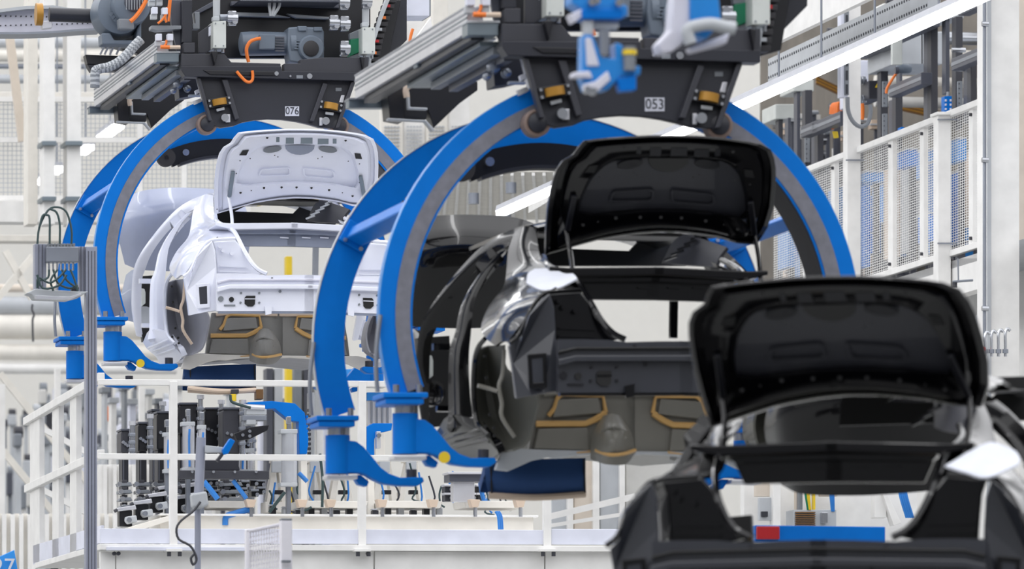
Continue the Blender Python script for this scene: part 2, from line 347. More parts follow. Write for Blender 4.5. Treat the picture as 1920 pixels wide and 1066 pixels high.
part('opening_bar', T, lambda b, f: b.bar(f(wp(459, 560, .035)), f(wp(479, 560, .035)), .006), True)
part('slot', 'midgrey', lambda b, f: b.bar(f(wp(420, 572, .045)), f(wp(441, 572, .045)), .01), True)
part('panel_tab', T, lambda b, f: b.slab([f(wp(x, y, .02)) for x, y in ((497, 574), (510, 571), (509, 588), (498, 590))], U*.02), True)
part('lower_flange', 'bluegrey', lambda b, f: b.slab([f(wp(x, y, .06)) for x, y in rect(410, 583, 588, 587)], U*.04), True)
# ---- parcel shelf, seat bulkhead
part('parcel_shelf', T, lambda b, f: b.slab([f(wp(x, y, .62)) for x, y in ((404, 416), (430, 418), (560, 417), (560, 428), (436, 430), (404, 422))], U*.35), True, smooth=False, bevel=.006)
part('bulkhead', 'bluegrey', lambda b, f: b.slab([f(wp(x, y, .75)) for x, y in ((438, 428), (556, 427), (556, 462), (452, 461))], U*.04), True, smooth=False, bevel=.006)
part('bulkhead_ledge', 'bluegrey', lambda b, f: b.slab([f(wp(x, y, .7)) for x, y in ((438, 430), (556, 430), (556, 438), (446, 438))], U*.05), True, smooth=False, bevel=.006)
for x in (525, 566, 600): part('bulkhead_clip', T, lambda b, f: b.bar(wp(x, 445, .74), wp(x+16, 446, .74), .01))
part('rear_strut', 'lightgrey', lambda b, f: b.bar(wp(592, 460, 1.9), wp(591, 516, 1.9), .04))
# ---- roof and dark cabin lining
RO = [((404, 366, 1.75), (470, 352, 1.7), (540, 350, 1.65), (610, 356, 1.6), (655, 374, 1.55)), ((386, 364, 2.0), (455, 352, 2.0), (520, 350, 2.0), (590, 356, 2.0), (640, 372, 2.0)), ((330, 395, 3.4), (395, 384, 3.4), (460, 382, 3.4), (530, 386, 3.4), (580, 402, 3.4))]
part('roof', T, lambda b, f: b.sheet([[wp(*p) for p in r] for r in RO], .02, 3))
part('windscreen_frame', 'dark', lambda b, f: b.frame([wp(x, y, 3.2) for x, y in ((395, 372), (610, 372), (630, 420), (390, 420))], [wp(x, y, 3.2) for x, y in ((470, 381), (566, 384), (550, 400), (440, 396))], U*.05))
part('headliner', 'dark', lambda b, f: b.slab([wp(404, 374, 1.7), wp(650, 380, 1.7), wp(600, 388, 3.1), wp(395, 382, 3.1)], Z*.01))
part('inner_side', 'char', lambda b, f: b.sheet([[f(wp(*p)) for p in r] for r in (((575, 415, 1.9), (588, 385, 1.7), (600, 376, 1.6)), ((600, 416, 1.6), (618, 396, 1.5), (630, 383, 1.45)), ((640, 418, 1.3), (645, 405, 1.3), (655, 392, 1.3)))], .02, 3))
for k in range(5): part('wiring_clip', 'lightgrey', lambda b, f: b.bar(wp(574+k*9, 410-k*7, 1.55), wp(590+k*9, 404-k*7, 1.5), .012))
# ---- floor pan underneath, sealing beads and tunnel
part('floor_pan', 'heel', lambda b, f: b.slab([f(wp(x, y, 1.3)) for x, y in ((398, 586), (530, 586), (530, 666), (470, 668), (386, 664), (390, 630))], U*.05), True, smooth=False)
part('floor_underside', 'primer', lambda b, f: b.slab([f(wp(x, y, u)) for x, y, u in ((372, 672, 1.35), (525, 662, 1.3), (525, 674, 3.3), (300, 690, 3.3))], Z*.03), True, smooth=False)
part('lower_flange', 'warmwhite', lambda b, f: b.slab([f(wp(x, y, 1.27)) for x, y in ((348, 668), (372, 662), (420, 664), (525, 666), (525, 671), (500, 669), (470, 670), (452, 671), (425, 675), (412, 674), (390, 678), (358, 692), (340, 690))], U*.05), True, smooth=False, bevel=.004)
def bead(pts, r=.012, m='tan', both=True, u=1.28): part('sealing_bead', m, lambda b, f: b.tube([f(wp(x, y, u)) for x, y in pts], r, 6, 0), both)
bead([(395, 629), (462, 629), (476, 623), (490, 614)], .017)
bead([(412, 618), (420, 608), (425, 593), (432, 589), (486, 591), (490, 614)], .013); bead([(405, 590), (432, 587), (520, 590)], .012, 'palesand')
bead([(450, 668), (470, 667)], .012)
part('heel_board', 'heel', lambda b, f: b.slab([f(wp(x, y, 1.27)) for x, y in ((398, 635), (465, 634), (468, 664), (392, 662))], U*.03), True, smooth=False, bevel=.006)
part('heel_pad', 'heel', lambda b, f: b.slab([f(wp(x, y, 1.27)) for x, y in ((424, 596), (480, 594), (484, 615), (418, 620))], U*.03), True, smooth=False, bevel=.006)
HU = [((486, 618, 1.25), (495, 615, 1.1), (505, 617, 1.1), (512, 622, 1.25)), ((472, 640, 1.2), (488, 632, .95), (510, 634, .95), (524, 642, 1.2)), ((468, 660, 1.2), (486, 655, .9), (508, 656, .9), (528, 662, 1.2)), ((468, 676, 1.2), (485, 682, .95), (512, 682, .95), (529, 668, 1.2))]
part('exhaust_tunnel', 'heel', lambda b, f: b.sheet([[wp(*p) for p in r] for r in HU], .02, 4))
for y in (634, 645): part('tunnel_rib', 'heel', lambda b, f: b.tube([wp(480, y+4, 1.0), wp(495, y-2, .9), wp(512, y+3, .95)], .008, 6))
part('sealing_bead', 'tan', lambda b, f: b.tube([wp(474, 664, 1.1), wp(488, 669, .9), wp(508, 668, .88), wp(527, 664, 1.1)], .01, 6))
# ---- open bonnet far in front, front end
HO_ = [((240, 368, 4.6), (269, 357, 4.5), (313, 352, 4.45), (359, 352, 4.45), (410, 356, 4.5), (455, 372, 4.6)), ((229, 402, 4.55), (262, 395, 4.35), (312, 390, 4.28), (359, 390, 4.28), (415, 396, 4.35), (465, 405, 4.55)),
       ((222, 440, 4.6), (258, 440, 4.4), (310, 440, 4.35), (360, 440, 4.35), (418, 440, 4.4), (470, 442, 4.6)), ((234, 495, 4.7), (262, 505, 4.6), (310, 508, 4.55), (360, 508, 4.55), (410, 505, 4.6), (462, 498, 4.7))]
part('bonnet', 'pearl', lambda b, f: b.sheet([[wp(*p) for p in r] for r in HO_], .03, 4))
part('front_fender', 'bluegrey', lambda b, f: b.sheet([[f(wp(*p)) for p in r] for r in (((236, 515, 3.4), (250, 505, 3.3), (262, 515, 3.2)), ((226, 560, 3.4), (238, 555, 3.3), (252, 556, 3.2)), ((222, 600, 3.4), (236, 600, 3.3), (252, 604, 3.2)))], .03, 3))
part('door_hinge', T, lambda b, f: b.box(wp(272, 527, 1.75), .05, .09, .035)); part('door_hinge', T, lambda b, f: b.box(wp(276, 610, 1.75), .05, .08, .03))
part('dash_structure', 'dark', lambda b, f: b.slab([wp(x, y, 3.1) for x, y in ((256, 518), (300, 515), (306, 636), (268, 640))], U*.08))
st = part('fan_housing', 'lightgrey', lambda b, f: b.disc_stack(wp(271, 592, 2.7), U, [(-.02, .05), (-.03, .07), (.03, .075)], 20))
part('control_unit', 'boxgrey', lambda b, f: b.slab([wp(x, y, 2.7) for x, y in ((264, 540), (271, 541), (273, 548), (273, 568), (266, 574))], U*.03), smooth=False, bevel=.004)
index_kids()
SW = {'paintwhite': 'paintblack', 'lilac': 'paintblack', 'pearl': 'paintblack', 'bluegrey': 'paintblack', 'lightgrey': 'paintblack', 'primer': 'primerdark', 'palesand': 'heelblack', 'galv': 'jet', 'midgrey': 'jet', 'warmwhite': 'lightgrey', 'heel': 'heelblack', 'paintinner': 'innerblack', 'panelwhite': 'panelblack'}
for loc, lb in ((OM, 'gloss black car body shell with open boot in the hanger numbered 053'), (ON, 'blurred gloss black car body shell in the right foreground with raised boot lid')):
    c = copy_tree(car, None, SW, loc); c['label'] = lb
    if loc == ON: c.rotation_euler.z = math.radians(-20.5)        # this body is already turning off the line
# ================================================================ blue ring hangers (traced on the one of the black car)
dM = U.dot(OM-CAM)
RU = 1.1
HM = PU(1166, 599, dM+RU); HW = PU(505, 497, dW+RU)
dHM = U.dot(HM-CAM); dHW = U.dot(HW-CAM); GAP = 1.87
def hp(px, py, w=0): return PU(px, py, dHM+w)
def hmir(p): q = Vector(p)-HM; return HM+q-V*2*q.dot(V)
hang = thing('ring_hanger', HM, 'bright blue C-shaped double ring hanger carrying the black car body', 'hanger', 'blue ring hangers')
def hpart(name, m, fn, parent=hang, smooth=False, bevel=0, both=False):
    b = B(); fn(b, lambda p: p); o = b.obj(name, m, parent, smooth, bevel)
    if both: b = B(); fn(b, hmir); b.obj(name, m, parent, smooth, bevel)
    return o
def arc(b, r0, r1, a0, a1, w0, w1, n=64, c=None):
    c = c or HM
    vs = []; fs = []
    for i in range(n+1):
        t = math.radians(a0+(a1-a0)*i/n); d = V*math.cos(t)+Z*math.sin(t)
        vs += [c+d*r0+U*w0, c+d*r1+U*w0, c+d*r1+U*w1, c+d*r0+U*w1]
    for i in range(n):
        for k in range(4): fs.append((i*4+k, i*4+(k+1) % 4, i*4+4+(k+1) % 4, i*4+4+k))
    fs += [(0, 3, 2, 1), (n*4, n*4+1, n*4+2, n*4+3)]
    b.add(vs, fs)
for k in range(2):
    w = k*GAP
    ring = hpart('ring', 'blue', lambda b, f: arc(b, 1.115, 1.285, -19, 199, w, w+.06), smooth=True)
    if k == 0:
        hpart('running_track', 'track', lambda b, f: arc(b, 1.128, 1.205, -19, 199, w-.006, w), parent=ring, smooth=True)
        hpart('inner_drum', 'blue', lambda b, f: arc(b, 1.115, 1.128, 62, 199, w+.06, w+.2), parent=ring, smooth=True)
        hpart('dark_inner_arc', 'rubber', lambda b, f: arc(b, 1.105, 1.128, -19, 62, w+.01, w+.3), parent=ring, smooth=True)  # dark grey band along the right inner side of the near ring
        hpart('edge_trim', 'bluebright', lambda b, f: arc(b, 1.285, 1.29, -19, 199, w, w+.07), parent=ring, smooth=True)
    else:
        hpart('edge_trim', 'lightgrey', lambda b, f: arc(b, 1.285, 1.29, -19, 199, w-.005, w+.04), parent=ring, smooth=True)
    dp = U*w
    for f in (lambda p: p, hmir):
        fl = B(); fl.slab([f(hp(x, y, -.14))+dp for x, y in rect(719, 735, 803, 745)], U*.3); a0 = fl.obj('flange', 'blue', hang, False, .006)
        fl = B(); fl.slab([f(hp(x, y, -.13))+dp for x, y in rect(723, 746, 795, 757)], U*.28); fl.obj('flange_plate', 'blue', a0, False, .006)
        for x in (743, 786): B().cyl(f(hp(x, 729, -.1))+dp, Z, .017, .045, 10).obj('flange_bolt', 'steel', a0, True)
        B().cyl(f(hp(762, 766, .0))+dp, Z, .062, .06).obj('swivel_ring', 'steel', a0, True)
        kn = B().cyl(f(hp(760, 813, .0))+dp, Z, .068, .21).obj('arm_barrel', 'blue', hang, True)
        g = [(776, 784), (797, 786), (812, 797), (830, 818), (846, 838), (862, 850), (884, 858), (929, 857), (932, 866), (918, 875), (880, 874), (850, 870), (832, 862), (818, 853), (804, 849), (776, 849)]
        B().slab([f(hp(x, y, -.05))+dp for x, y in g], U*.1).obj('support_arm', 'blue', hang, False, .008)
        B().slab([f(hp(x, y, -.07))+dp for x, y in rect(739, 853, 800, 861)], U*.14).obj('base_plate', 'alu', kn, False, .004)
        B().slab([f(hp(x, y, .02))+dp for x, y in ((790, 853), (806, 853), (822, 866), (818, 876), (802, 872))], U*.08).obj('lower_web', 'blue', kn, False, .004)
        B().cyl(f(hp(906, 853, 0))+dp, Z, .03, .06, 12).obj('support_pin', 'char', hang, True)
        if k == 0: B().cyl(f(hp(833, 857, -.055))+dp, U, .03, .012, 16).obj('yellow_mark', 'yellow', hang, True)
        B().tube([f(hp(x, y, -.02))+dp for x, y in ((708, 735), (705, 690), (707, 640), (713, 590))], .012, 6).obj('service_line', 'aludark', hang, True)
for t in (151, 29):
    d = V*math.cos(math.radians(t))+Z*math.sin(math.radians(t)); c = HM+d*1.2
    ct = B().bar(c+U*.05, c+U*GAP, .075, .1, d).obj('cross_tube', 'blue', hang, False, .01)
    B().bar(c+U*(GAP-.03), c+U*(GAP-.005), .13, .16, d).obj('end_plate', 'blue', ct, False, .006)
    for s_ in (-1, 1): B().cyl(c+U*(GAP-.035)+d*.05*s_+d.cross(U)*.05, U, .012, .02, 10).obj('plate_bolt', 'steel', ct, True)
index_kids()
h2 = copy_tree(hang, None, None, HW); h2['label'] = 'bright blue C-shaped double ring hanger around the white car body'
# ================================================================ carriers with number plates (traced on number 076)
def kp(px, py, w=-.1): return PU(px, py, dHW+w)
kar = thing('overhead_carrier', HW, 'black overhead conveyor carrier with motor and number plate 076', 'carrier', 'overhead carriers')
def kpart(name, m, pts=None, w=-.1, t=.05, parent=kar, bevel=.004, fn=None, smooth=False):
    b = B()
    if fn: fn(b)
    else: b.slab([kp(x, y, w) for x, y in pts], U*t)
    return b.obj(name, m, parent, smooth, bevel)
K2 = lambda *p: cr(340, 0, 3.948, *p)
K5 = lambda *p: cr(160, 0, 5.33, *p)
K6 = lambda *p: cr(280, 0, 6.66, *p)
K7 = lambda *p: cr(500, 0, 6.66, *p)
pl = kpart('cradle_plate', 'black', K2((120, 570), (1290, 600), (1235, 760), (1165, 930), (1130, 950), (1020, 942), (940, 918), (860, 900), (750, 884), (640, 880), (540, 888), (450, 905), (390, 930), (290, 945), (230, 925), (200, 860), (165, 720)), -.12, .06)
for a in (((416, 149), (427, 149), (449, 222), (441, 224)), ((606, 155), (615, 157), (589, 227), (581, 226)), ((659, 153), (667, 153), (636, 239), (629, 240)), ((370, 146), (376, 146), (398, 226), (392, 226))):
    kpart('stiffener', 'char', a, -.17, .06, pl)
rot = [(-.18, 410, 192), (.17, 619, 200)]
for tl, x, y in rot:
    c = kp(x, y, -.14); dx = V*math.cos(-tl)+Z*math.sin(-tl) if tl > 0 else V*math.cos(-tl)+Z*math.sin(-tl); up = Z*math.cos(tl)+V*math.sin(tl)
    hs = kpart('roller_housing', 'jet', None, fn=lambda b: b.slab([c+dx*a_*.085+up*h_*.055 for a_, h_ in ((-1, -.6), (1, -.6), (1, .6), (-1, .6))], -U*.03), parent=pl)
    kpart('guide_roller', 'gold', None, fn=lambda b: b.cyl(c-U*.035, up, .052, .045, 20), parent=hs, smooth=True, bevel=0)
    for a_ in (-1, 1):
        for h_ in (-.35, .35): kpart('bolt', 'steel', None, fn=lambda b: b.cyl(c+dx*a_*.073+up*h_*.055-U*.035, U, .009, .015, 8), parent=hs, smooth=True, bevel=0)
    kpart('retainer_clip', 'lightgrey', None, fn=lambda b: b.bar(c-up*.055-dx*.03-U*.02, c-up*.05+dx*.03-U*.02, .02), parent=hs)
for x, y, s_ in ((421, 221, 1), (610, 227, -1)):
    kpart('axle_end', 'steel', None, fn=lambda b: b.cyl(kp(x, y, -.15), U, .028, .05, 16), parent=pl, smooth=True, bevel=0)
    kpart('lock_plate', 'alu', rect(x+s_*5-3 if s_ > 0 else x-11, y-7, x+11 if s_ > 0 else x-5, y+8), -.15, .02, pl)
kpart('latch_plate', 'alu', ((640, 178), (647, 178), (644, 193), (636, 192)), -.13, .02, pl)
kpart('rating_plate', 'midgrey', rect(629, 164, 641, 171), -.127, .01, pl)
for x, y in ((387, 234), (634, 237)):
    for dw in (0,):
        wl = kpart('support_wheel', 'tyre', None, fn=lambda b: b.disc_stack(kp(x, y, -.06)+U*dw, U, [(-.045, .05), (-.05, .06), (-.045, .072), (.045, .072), (.05, .06)], 28), smooth=True, bevel=0)
        kpart('wheel_hub', 'black', None, fn=lambda b: b.disc_stack(kp(x, y, -.06)+U*dw, U, [(-.07, .02), (-.06, .05), (-.03, .055)], 24), parent=wl, smooth=True, bevel=0)
nb = kpart('number_plate', 'sign', rect(534.5, 199, 561, 217.5), -.126, .008, pl, .001)
number = text('number', '076', .075, 'ink', nb, kp(547.8, 208.2, -.128), .001, .9)
kpart('far_cradle', 'jet', None, fn=lambda b: arc(b, .985, 1.115, 52, 115, GAP-.06, GAP-.01, 24, HW), smooth=True, bevel=0)
kpart('far_cradle_flange', 'black', None, fn=lambda b: arc(b, .97, .99, 52, 112, GAP-.1, GAP+.02, 24, HW), smooth=True, bevel=0)
for t in (116, 64):
    d = V*math.cos(math.radians(t))+Z*math.sin(math.radians(t))
    wl = kpart('track_wheel', 'rubber', None, fn=lambda b: b.cyl(HW+d*1.07+U*(GAP-.06), U, .07, .06, 24), smooth=True, bevel=0)
    kpart('wheel_hub', 'jet', None, fn=lambda b: b.disc_stack(HW+d*1.07+U*(GAP-.09), U, [(-.01, .015), (0, .015), (.001, .05), (.01, .055)], 20), parent=wl, smooth=True, bevel=0)
d = V*math.cos(math.radians(108))+Z*math.sin(math.radians(108)); kpart('axle_end', 'steel', None, fn=lambda b: b.cyl(HW+d*1.05+U*(GAP-.1), U, .025, .04, 16), smooth=True, bevel=0)
# cross beam
bm_ = kpart('cross_beam', 'black', K2((0, 488), (740, 490), (745, 525), (1385, 535), (1385, 600), (30, 565), (0, 520)), -.2, .14)
kpart('beam_top', 'char', K2((0, 395), (320, 400), (370, 460), (735, 470), (735, 505), (0, 490)), -.16, .1, bm_)
kpart('beam_bracket', 'char', K2((880, 440), (1060, 425), (1330, 425), (1385, 420), (1385, 540), (760, 540), (760, 470), (880, 470)), -.18, .1, bm_)
kpart('beam_slot', 'jet', K2((160, 518), (690, 530), (690, 560), (215, 552)), -.21, .02, bm_)
for x, y, r in ((518, 138, .016), (580, 143, .02), (544, 143, .008)):
    kpart('bolt', 'steel', None, fn=lambda b: b.cyl(kp(x, y, -.2), U, r, .03, 12), parent=bm_, smooth=True, bevel=0)
kpart('type_plate', 'midgrey', rect(556, 141, 568, 147), -.205, .01, bm_, .001)
for q in (((396, 96), (409, 96), (403, 122)), ((676, 106), (684, 108), (681, 136))): kpart('gusset', 'jet', q, -.22, .06, bm_)
# uprights, gauge boxes
kpart('upright', 'black', K6((410, 0), (535, 0), (535, 530), (410, 530)), -.1, .12); kpart('upright_foot', 'char', K6((430, 530), (570, 530), (570, 660), (430, 660)), -.14, .16)
kpart('upright_base', 'black', K6((440, 660), (560, 660), (560, 820), (440, 820)), -.12, .12)
for px0, py0, dx in ((400, 40, 0), (679.5, 51, 1)):
    gb = kpart('gauge_box', 'boxgrey', [(px0, py0), (px0+24, py0-(0 if dx else 1)), (px0+24, py0+50), (px0, py0+50)], -.2, .22)
    kpart('gauge_column', 'lightgrey', None, fn=lambda b: b.tube([kp(px0+6, py0-4, -.1), kp(px0+6, py0-62, -.1)], .026, 16, 0), parent=gb, smooth=True, bevel=0)
    kpart('column_cap', 'lightgrey', rect(px0-1, py0-9, px0+12, py0-1), -.14, .06, gb)
    for ox, oy in ((4, 4), (19, 4), (4, 46), (19, 46)): kpart('screw', 'midgrey', None, fn=lambda b: b.cyl(kp(px0+ox, py0+oy, -.2), U, .006, .008, 8), parent=gb, bevel=0)
    for ox in (4, 18): kpart('cable_gland', 'steel', None, fn=lambda b: b.cyl(kp(px0+ox, py0+55, -.1), Z, .012, .03, 10), parent=gb, smooth=True, bevel=0)
kpart('side_plate', 'char', K6((615, 405), (800, 280), (805, 600), (700, 665), (615, 660)), -.08, .03); 
kpart('warning_label', 'paleblue', K6((740, 340), (798, 300), (798, 420), (740, 455)), -.085, .004, bevel=0)
kpart('junction_block', 'midgrey', K6((560, 150), (630, 150), (630, 360), (540, 360), (540, 300), (575, 290)), -.05, .1)
kpart('green_box', 'green', ((657, 74), (680, 70), (680, 96), (656, 105)), -.06, .1); kpart('green_box_rail', 'midgrey', ((655, 63), (680, 52), (680, 71), (656, 74)), -.05, .05)
kpart('green_box_rail', 'midgrey', ((655, 107), (680, 95), (680, 104), (658, 113)), -.05, .05)
for x, y, n in ((436, 34, 2), (627, 42, 1), (647, 44, 1), (647, 90, 1), (646, 4, 1), (688, 2, 1)):
    cl = kpart('pipe_clamp', 'steel', rect(x-8, y-14, x+8, y+14), -.14, .06, bevel=.008)
    kpart('clamp_bolt', 'steel', None, fn=lambda b: (b.cyl(kp(x-4, y-8, -.16), U, .02, .05, 12), b.cyl(kp(x+4, y+7, -.16), U, .02, .05, 12), b.cyl(kp(x, y, -.17), V, .026, .075, 14)), parent=cl, smooth=True, bevel=0)
kpart('clamp_axle', 'aludark', None, fn=lambda b: b.tube([kp(412, 33, -.1), kp(446, 33, -.1)], .024, 12, 0), smooth=True, bevel=0)
# gear motor
mo = kpart('gear_motor', 'motor', None, fn=lambda b: b.tube([kp(449, 82, .1), kp(452, 82, .1), kp(470, 82, .1), kp(536, 82, .1)], [.05, .085, .09, .085], 24, 0), smooth=True, bevel=0)
kpart('terminal_box', 'motor', K7((0, 430), (105, 430), (105, 610), (-90, 610), (-90, 430)), -.02, .06, mo); 
for i in range(6): kpart('cooling_fin', 'darkgrey', None, fn=lambda b: b.bar(kp(516, 70+i*5, .01), kp(533, 70.5+i*5, .01), .006, .012), parent=mo, bevel=0)
gx = kpart('gearbox', 'motor', K7((270, 340), (400, 330), (690, 340), (718, 395), (718, 770), (430, 790), (290, 770), (260, 560)), -.02, .2, mo, .012)
for q in (((385, 325), (500, 325), (500, 385), (400, 385)), ((590, 335), (695, 335), (695, 385), (590, 385))): kpart('gearbox_lug', 'motor', K7(*q), -.04, .05, gx)
kpart('gearbox_flange', 'motor', None, fn=lambda b: b.tube([kp(541, 84, .08), kp(551, 84, .08)], .115, 24, 0), parent=mo, smooth=True, bevel=0)
kpart('bearing_ring', 'motor', None, fn=lambda b: b.disc_stack(kp(583, 91, -.02), U, [(-.03, .085), (-.02, .095), (.02, .1)], 28), parent=gx, smooth=True, bevel=0)
kpart('shaft_cover', 'rubber', None, fn=lambda b: b.disc_stack(kp(583, 91, -.05), U, [(-.012, .05), (-.008, .058), (.02, .058)], 24), parent=gx, smooth=True, bevel=0)
for i in range(4): kpart('gearbox_rib', 'motor', None, fn=lambda b: b.bar(kp(552, 76+i*5, -.03), kp(566, 77+i*5, -.03), .008), parent=gx, bevel=0)
kpart('motor_cable', 'orange', None, fn=lambda b: b.tube([kp(*p, -.06) for p in K6((1390, 480), (1330, 490), (1260, 520), (1215, 600), (1220, 690), (1240, 775))], .013, 8), smooth=True, bevel=0)
kpart('cable_loop', 'orange', None, fn=lambda b: b.tube([kp(*p, -.24) for p in K6((1090, 890), (1140, 950), (1200, 1010), (1250, 1025), (1285, 1000), (1292, 940), (1285, 880))], .011, 8), smooth=True, bevel=0)
# dark frame behind
bf = kpart('back_frame', 'jet', K2((10, -60), (1400, -60), (1400, 430), (20, 430)), .35, .06)
for q, m_ in ((((400, 90), (650, 95), (810, 128), (400, 118)), 'lightgrey'), (((780, 100), (1100, 125), (1095, 140), (850, 130)), 'lightgrey'), (((370, 10), (1190, 20), (1180, 60), (370, 40)), 'darkgrey'), (((90, 90), (250, 0), (250, 40), (100, 115)), 'darkgrey')):
    kpart('frame_rail', m_, K2(*q), .28, .06, bf)
for k, (x0, x1) in enumerate(((505, 512), (513, 520), (521, 527))): kpart('flat_cable', 'lightgrey', None, fn=lambda b: b.tube([kp(x0+1+k, -6, .1), kp(x0+k*1.2, 12, .08), kp(508+k*2, 30, .08)], .012, 6), bevel=0, smooth=True)
kpart('tray', 'darkgrey', K2((430, 0), (1190, 0), (1180, 18), (440, 8)), .0, .3)
# cable chain on the right
ch = kpart('cable_guard', 'lightgrey', K7((1490, -20), (1545, -20), (1440, 250), (1330, 600), (1280, 960), (1250, 960), (1290, 620), (1400, 230)), .0, .05)
for i in range(13):
    t = i/12; x = 730-34*t-6*math.sin(t*3); y = -4+132*t
    lk = kpart('chain_link', 'rubber', ((x-6, y), (x+14, y+1), (x+13, y+9), (x-7, y+8)), .05, .12)
    if i % 2: kpart('wire_end', ('orange', 'red', 'lightgrey')[i % 3], None, fn=lambda b: b.bar(kp(x-2, y+4, .04), kp(x+6, y+4, .04), .012, .02), parent=lk, bevel=0)
kpart('chain_side', 'jet', K7((1330, 600), (1550, 0), (1680, 0), (1570, 480), (1500, 900), (1290, 960)), .2, .06)
kpart('right_upright', 'black', ((745, -10), (763, -10), (763, 75), (726, 112), (726, 80)), .3, .1)
# aluminium rails running back along the line
RL = 3.05
r1 = kpart('aluminium_rail', 'alu', rect(294, 77, 316, 112), -.05, RL, bevel=.003)
for yy, hh, m_ in ((84, 3, 'aludark'), (91, 2.4, 'galv'), (97, 2, 'aludark')): kpart('rail_groove', m_, rect(293.2, yy, 295, yy+hh), -.05, RL, r1, 0)
kpart('rail_lip', 'aludark', rect(293, 76, 298, 78.5), -.05, RL, r1, 0)
kpart('rail_tag', 'tan', None, fn=lambda b: b.slab([kp(293.6, 103, 1.35+dw)-V*.004+Z*dz for dw, dz in ((0, 0), (.22, 0), (.22, .05), (0, .05))], V*.004), parent=r1, bevel=0)
kpart('inner_rail', 'black', rect(300, 114, 318, 122), -.02, 2.9, bevel=.002); kpart('inner_rail', 'galv', rect(312, 124, 345, 130), 0, 1.9, bevel=.002)
kpart('inner_rail', 'midgrey', rect(330, 131, 344, 141), 0, 1.6, bevel=.002); kpart('inner_rail', 'darkgrey', rect(345, 138, 358, 150), 0, 1.4, bevel=.002)
kpart('rail_cover', 'alu', rect(318, 119, 336, 121), .1, 1.1, bevel=0)
cb = kpart('connector_box', 'galv', rect(294, 98, 336, 116), -.12, .14); kpart('box_lid', 'lightgrey', rect(293, 96, 338, 99), -.13, .15, cb, .002)
kpart('connector_tray', 'midgrey', K5((660, 255), (960, 255), (960, 290), (720, 305), (660, 290)), -.1, .12)
for x, y in ((290, 20), (309, 21), (298, 70), (319, 70), (286, -5), (300, -6)):
    cn = kpart('connector', 'paleblue', ((x-5, y-7), (x+6, y-7), (x+6, y+6), (x-5, y+6)), -.14, .06, bevel=.005)
    kpart('connector_socket', 'lightgrey', rect(x-7, y+6, x+5, y+16), -.12, .05, cn)
for q in (((318, -2), (315, 20), (305, 36), (296, 44)), ((320, -2), (318, 22), (316, 40)), ((314, 14), (309, 30), (312, 42)), ((312, 75), (311, 82), (306, 88))):
    kpart('orange_cable', 'orange', None, fn=lambda b: b.tube([kp(*p_, -.13) for p_ in q], .009, 6), smooth=True, bevel=0)
kpart('orange_cable', 'orange', None, fn=lambda b: b.tube([kp(301, 88, -.16), kp(318, 88.5, -.16)], .014, 8, 0), smooth=True, bevel=0); kpart('cable_boot', 'palesand', None, fn=lambda b: b.tube([kp(318, 88.5, -.16), kp(338, 88.5, -.16)], .014, 8, 0), smooth=True, bevel=0)
kpart('wall_plate', 'darkgrey', K5((850, 0), (960, 0), (975, 300), (985, 700), (940, 620), (880, 330), (860, 240)), -.02, .04)
def chan(x0, y0, x1, y1, w):
    c_ = kpart('cross_channel', 'galv', rect(x0, y0, x1, y1), w, .1); kpart('channel_lip', 'midgrey', rect(x0, y0-1.5, x1, y0+.8), w-.02, .14, c_, 0)
chan(243, 143, 345, 157, 1.3); chan(168, 200, 226, 212, 3.0)
br = [(219, 187), (243, 170), (247, 190), (255, 186), (256, 213), (274, 214), (284, 240), (350, 190), (350, 172), (300, 170), (219, 165)]
bk = kpart('rear_bracket', 'jet', [(219, 187), (240, 172), (243, 230), (222, 226)], 2.75, .2); kpart('rear_bracket', 'jet', [(240, 172), (345, 176), (345, 188), (320, 206), (284, 240), (276, 214), (274, 228), (240, 228)], 2.85, .12)
kpart('bracket_edge', 'lightgrey', [(219, 226), (272, 229), (284, 242), (281, 244), (270, 231), (219, 229)], 2.7, .06); kpart('bracket_edge', 'lightgrey', [(246, 190), (249, 190), (250, 211), (274, 212), (274, 215), (247, 214)], 2.7, .05)
kpart('hose', 'palesand', None, fn=lambda b: b.tube([kp(*p, 2.6) for p in ((264, 177), (252, 180), (243, 186), (244, 198))], .018, 8), smooth=True, bevel=0)
ub = kpart('roller_unit', 'char', K5((930, 860), (1000, 780), (1120, 780), (1180, 930), (1060, 960), (940, 980)), .3, .2)
for x, y, r in ((335, 158, .03), (352, 166, .022), (326, 170, .018)): kpart('pulley', 'aludark', None, fn=lambda b: b.disc_stack(kp(x, y, .24), U, [(-.03, r*.4), (-.02, r), (.02, r), (.03, r*1.2)], 18), parent=ub, smooth=True, bevel=0)
kpart('pulley_plate', 'alu', ((368, 143), (373, 146), (386, 190), (380, 190)), .0, .05, ub); kpart('sensor', 'paleblue', ((365, 170), (379, 164), (381, 171), (367, 177)), -.05, .03, ub)
kpart('roller_axle', 'lightgrey', rect(354, 177, 378, 181), .2, .04, ub)
kpart('label_strip', 'alu', ((361, 190), (376, 184), (379, 190), (364, 197)), -.03, .01, bevel=.001)
